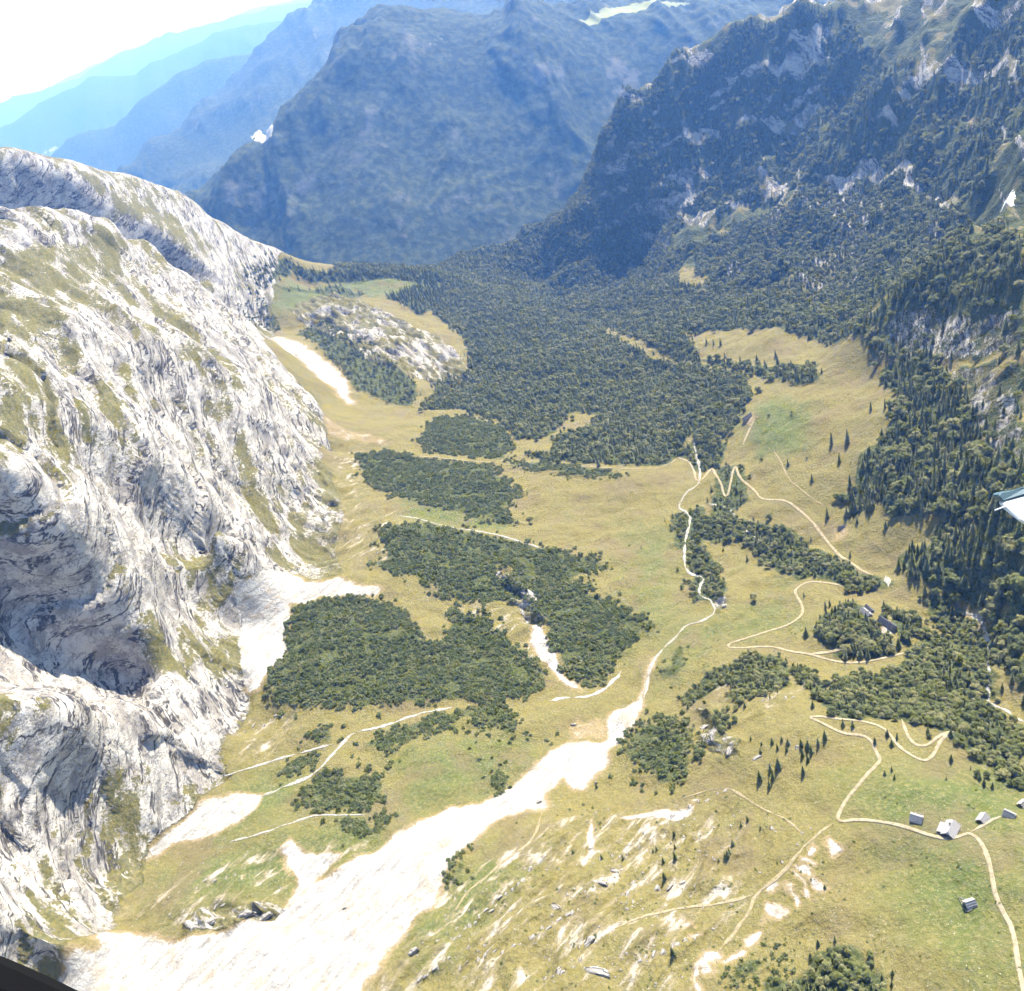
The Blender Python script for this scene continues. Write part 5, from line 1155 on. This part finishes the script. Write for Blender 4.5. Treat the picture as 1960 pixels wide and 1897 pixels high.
house(*c7(1215, 735), 21.0, 8.0, 3.4, 4.0, yaw_of(c7(1130, 680), c7(1300, 790)), 'long farmhouse with a dark brown roof beside the white yard', roof='slate', wall='stone', chimney=True, name='farmhouse', cat='house', windows=3)
house(1611, 1010, 8.5, 4.5, 1.8, 1.6, yaw_of((1602, 1014), (1620, 1006)), 'low dug-in shed with a dark roof above the sandy pit', roof='slate', wall='stone', name='shed', cat='shed', windows=0)
def fence(pts, label):
    P = [place(*q_) for q_ in pts]; t = empty('fence', P[0]); tag(t, label, 'fence')
    for a, b in zip(P[:-1], P[1:]):
        d = b - a; n_ = max(int(d.length / 2.2), 1)
        for i in range(n_ + 1):
            q_ = a + d * (i / n_) - P[0]; part_box('post', M['wood'], t, q_.x - 0.07, q_.x + 0.07, q_.y - 0.07, q_.y + 0.07, q_.z - 0.3, q_.z + 1.2)
        for h in (0.55, 1.0):
            o = part_box('rail', M['shingle'], t, 0, d.length, -0.05, 0.05, -0.06, 0.06); o.location = a - P[0] + Vector((0, 0, h))
            o.rotation_euler = (0, -math.atan2(d.z, math.hypot(d.x, d.y)), math.atan2(d.y, d.x))
fence([zp(1220, 1660), zp(1080, 1640), zp(1130, 1760), zp(1190, 1830), zp(1260, 1790)], 'thin rail fence around the lone lower hut')
fence([zp(470, 480), zp(600, 500), zp(590, 540)], 'short rail fence behind the white-roofed square hut')
fence([zp(920, 600), zp(1010, 570), zp(1110, 650), zp(1110, 740)], 'rail fence curving round the back of the largest hut')

# ---------------------------------------------------------------- the aircraft the view is taken from
def cam_pt(px, py, depth):
    """a point in metres from the eye along a line of sight (aircraft parts are built in the aircraft's own frame)"""
    m = CAM.matrix_world; return m @ Vector(((px - CX) / F * depth, -(py - CY) / F * depth, -depth))
def prism(name, near, far_off, mat, parent):
    bm = bmesh.new(); a = [bm.verts.new(p) for p in near]; b = [bm.verts.new(p + far_off) for p in near]
    bm.faces.new(a); bm.faces.new(b[::-1])
    for i in range(len(a)): bm.faces.new((a[i], a[(i + 1) % len(a)], b[(i + 1) % len(a)], b[i]))
    bmesh.ops.bevel(bm, geom=list(bm.edges), offset=0.006, segments=2, affect='EDGES')
    return bm_obj(name, bm, mat, parent)
plane = empty('aircraft', (0, 0, CAMZ)); tag(plane, 'white aircraft wing tip with blue edge and probe at the right margin', 'aircraft')
_inv = Vector((0, 0, CAMZ))
def cp(px, py, d): return cam_pt(px, py, d) - _inv
back = (CAM.matrix_world.to_3x3() @ Vector((0.0, 0.0, -1.0))) * 0.05
wing = prism('wing', [cp(1919, 961, 4.4), cp(2500, 800, 4.0), cp(2500, 1330, 3.6), cp(1960, 997, 4.2), cp(1930, 975, 4.35)], back, M['white'], plane)
prism('leading_edge', [cp(1911, 948, 4.4), cp(1916, 943, 4.42), cp(1960, 937, 4.4), cp(2500, 775, 4.0), cp(2500, 799, 4.0), cp(1919, 960, 4.4)], back * 1.3, M['blue'], wing)
def rod(name, a, b, r, mat, parent, seg=8):
    bm = bmesh.new(); ax = (b - a).normalized(); u = ax.orthogonal().normalized(); w = ax.cross(u)
    A = [bm.verts.new(a + (u * math.cos(i * 6.2832 / seg) + w * math.sin(i * 6.2832 / seg)) * r) for i in range(seg)]; B = [bm.verts.new(v.co + (b - a)) for v in A]
    bm.faces.new(A[::-1]); bm.faces.new(B)
    for i in range(seg): bm.faces.new((A[i], A[(i + 1) % seg], B[(i + 1) % seg], B[i]))
    return bm_obj(name, bm, mat, parent)
rod('probe', cp(1904, 977, 4.35), cp(1930, 967, 4.38), 0.004, M['white'], wing)
# rounded black door sill of the cabin in the lower corner
bm = bmesh.new(); rings = []
for i in range(13):
    f = i / 12.0; px, py = -160 + 420 * f, 1846 + 12 * f + 62 * f * f + 118 * f
    c = cp(px - 30, py + 30, 0.75); ring = []
    t_ = (cp(px + 10 - 30, py + 30 + 5, 0.75) - c).normalized(); u = t_.orthogonal().normalized(); w = t_.cross(u)
    rings.append([bm.verts.new(c + (u * math.cos(k_ * 0.5236) + w * math.sin(k_ * 0.5236)) * 0.042) for k_ in range(12)])
for a, b in zip(rings[:-1], rings[1:]):
    for k_ in range(12): bm.faces.new((a[k_], a[(k_ + 1) % 12], b[(k_ + 1) % 12], b[k_]))
bm.faces.new(rings[0]); bm.faces.new(rings[-1][::-1])
bm_obj('door_sill', bm, M['black'], plane)['label'] = 'black rounded cabin sill in the lower corner'

# ---------------------------------------------------------------- the air: one even haze box round the camera and the land
def haze_box():
    lo, hi = (-92000.0, -3600.0, -1150.0), (92000.0, 97000.0, 720.0)
    V = [(x, y, z) for x in (lo[0], hi[0]) for y in (lo[1], hi[1]) for z in (lo[2], hi[2])]
    Fq = [(0, 1, 3, 2), (4, 6, 7, 5), (0, 4, 5, 1), (2, 3, 7, 6), (0, 2, 6, 4), (1, 5, 7, 3)]
    m = bpy.data.materials.new('haze'); m.use_nodes = True; t = m.node_tree; t.nodes.clear()
    out = t.nodes.new('ShaderNodeOutputMaterial'); v = t.nodes.new('ShaderNodeVolumePrincipled')
    v.inputs['Color'].default_value = (*HAZE_COLOR, 1); v.inputs['Absorption Color'].default_value = (1, 1, 1, 1)
    v.inputs['Density'].default_value = HAZE_DENSITY; v.inputs['Anisotropy'].default_value = 0.25
    t.links.new(v.outputs[0], out.inputs['Volume'])
    tag(link('haze', mesh_np('haze', V, Fq, m)), 'blue summer haze filling the valley air', 'haze', None, 'stuff')
haze_box()
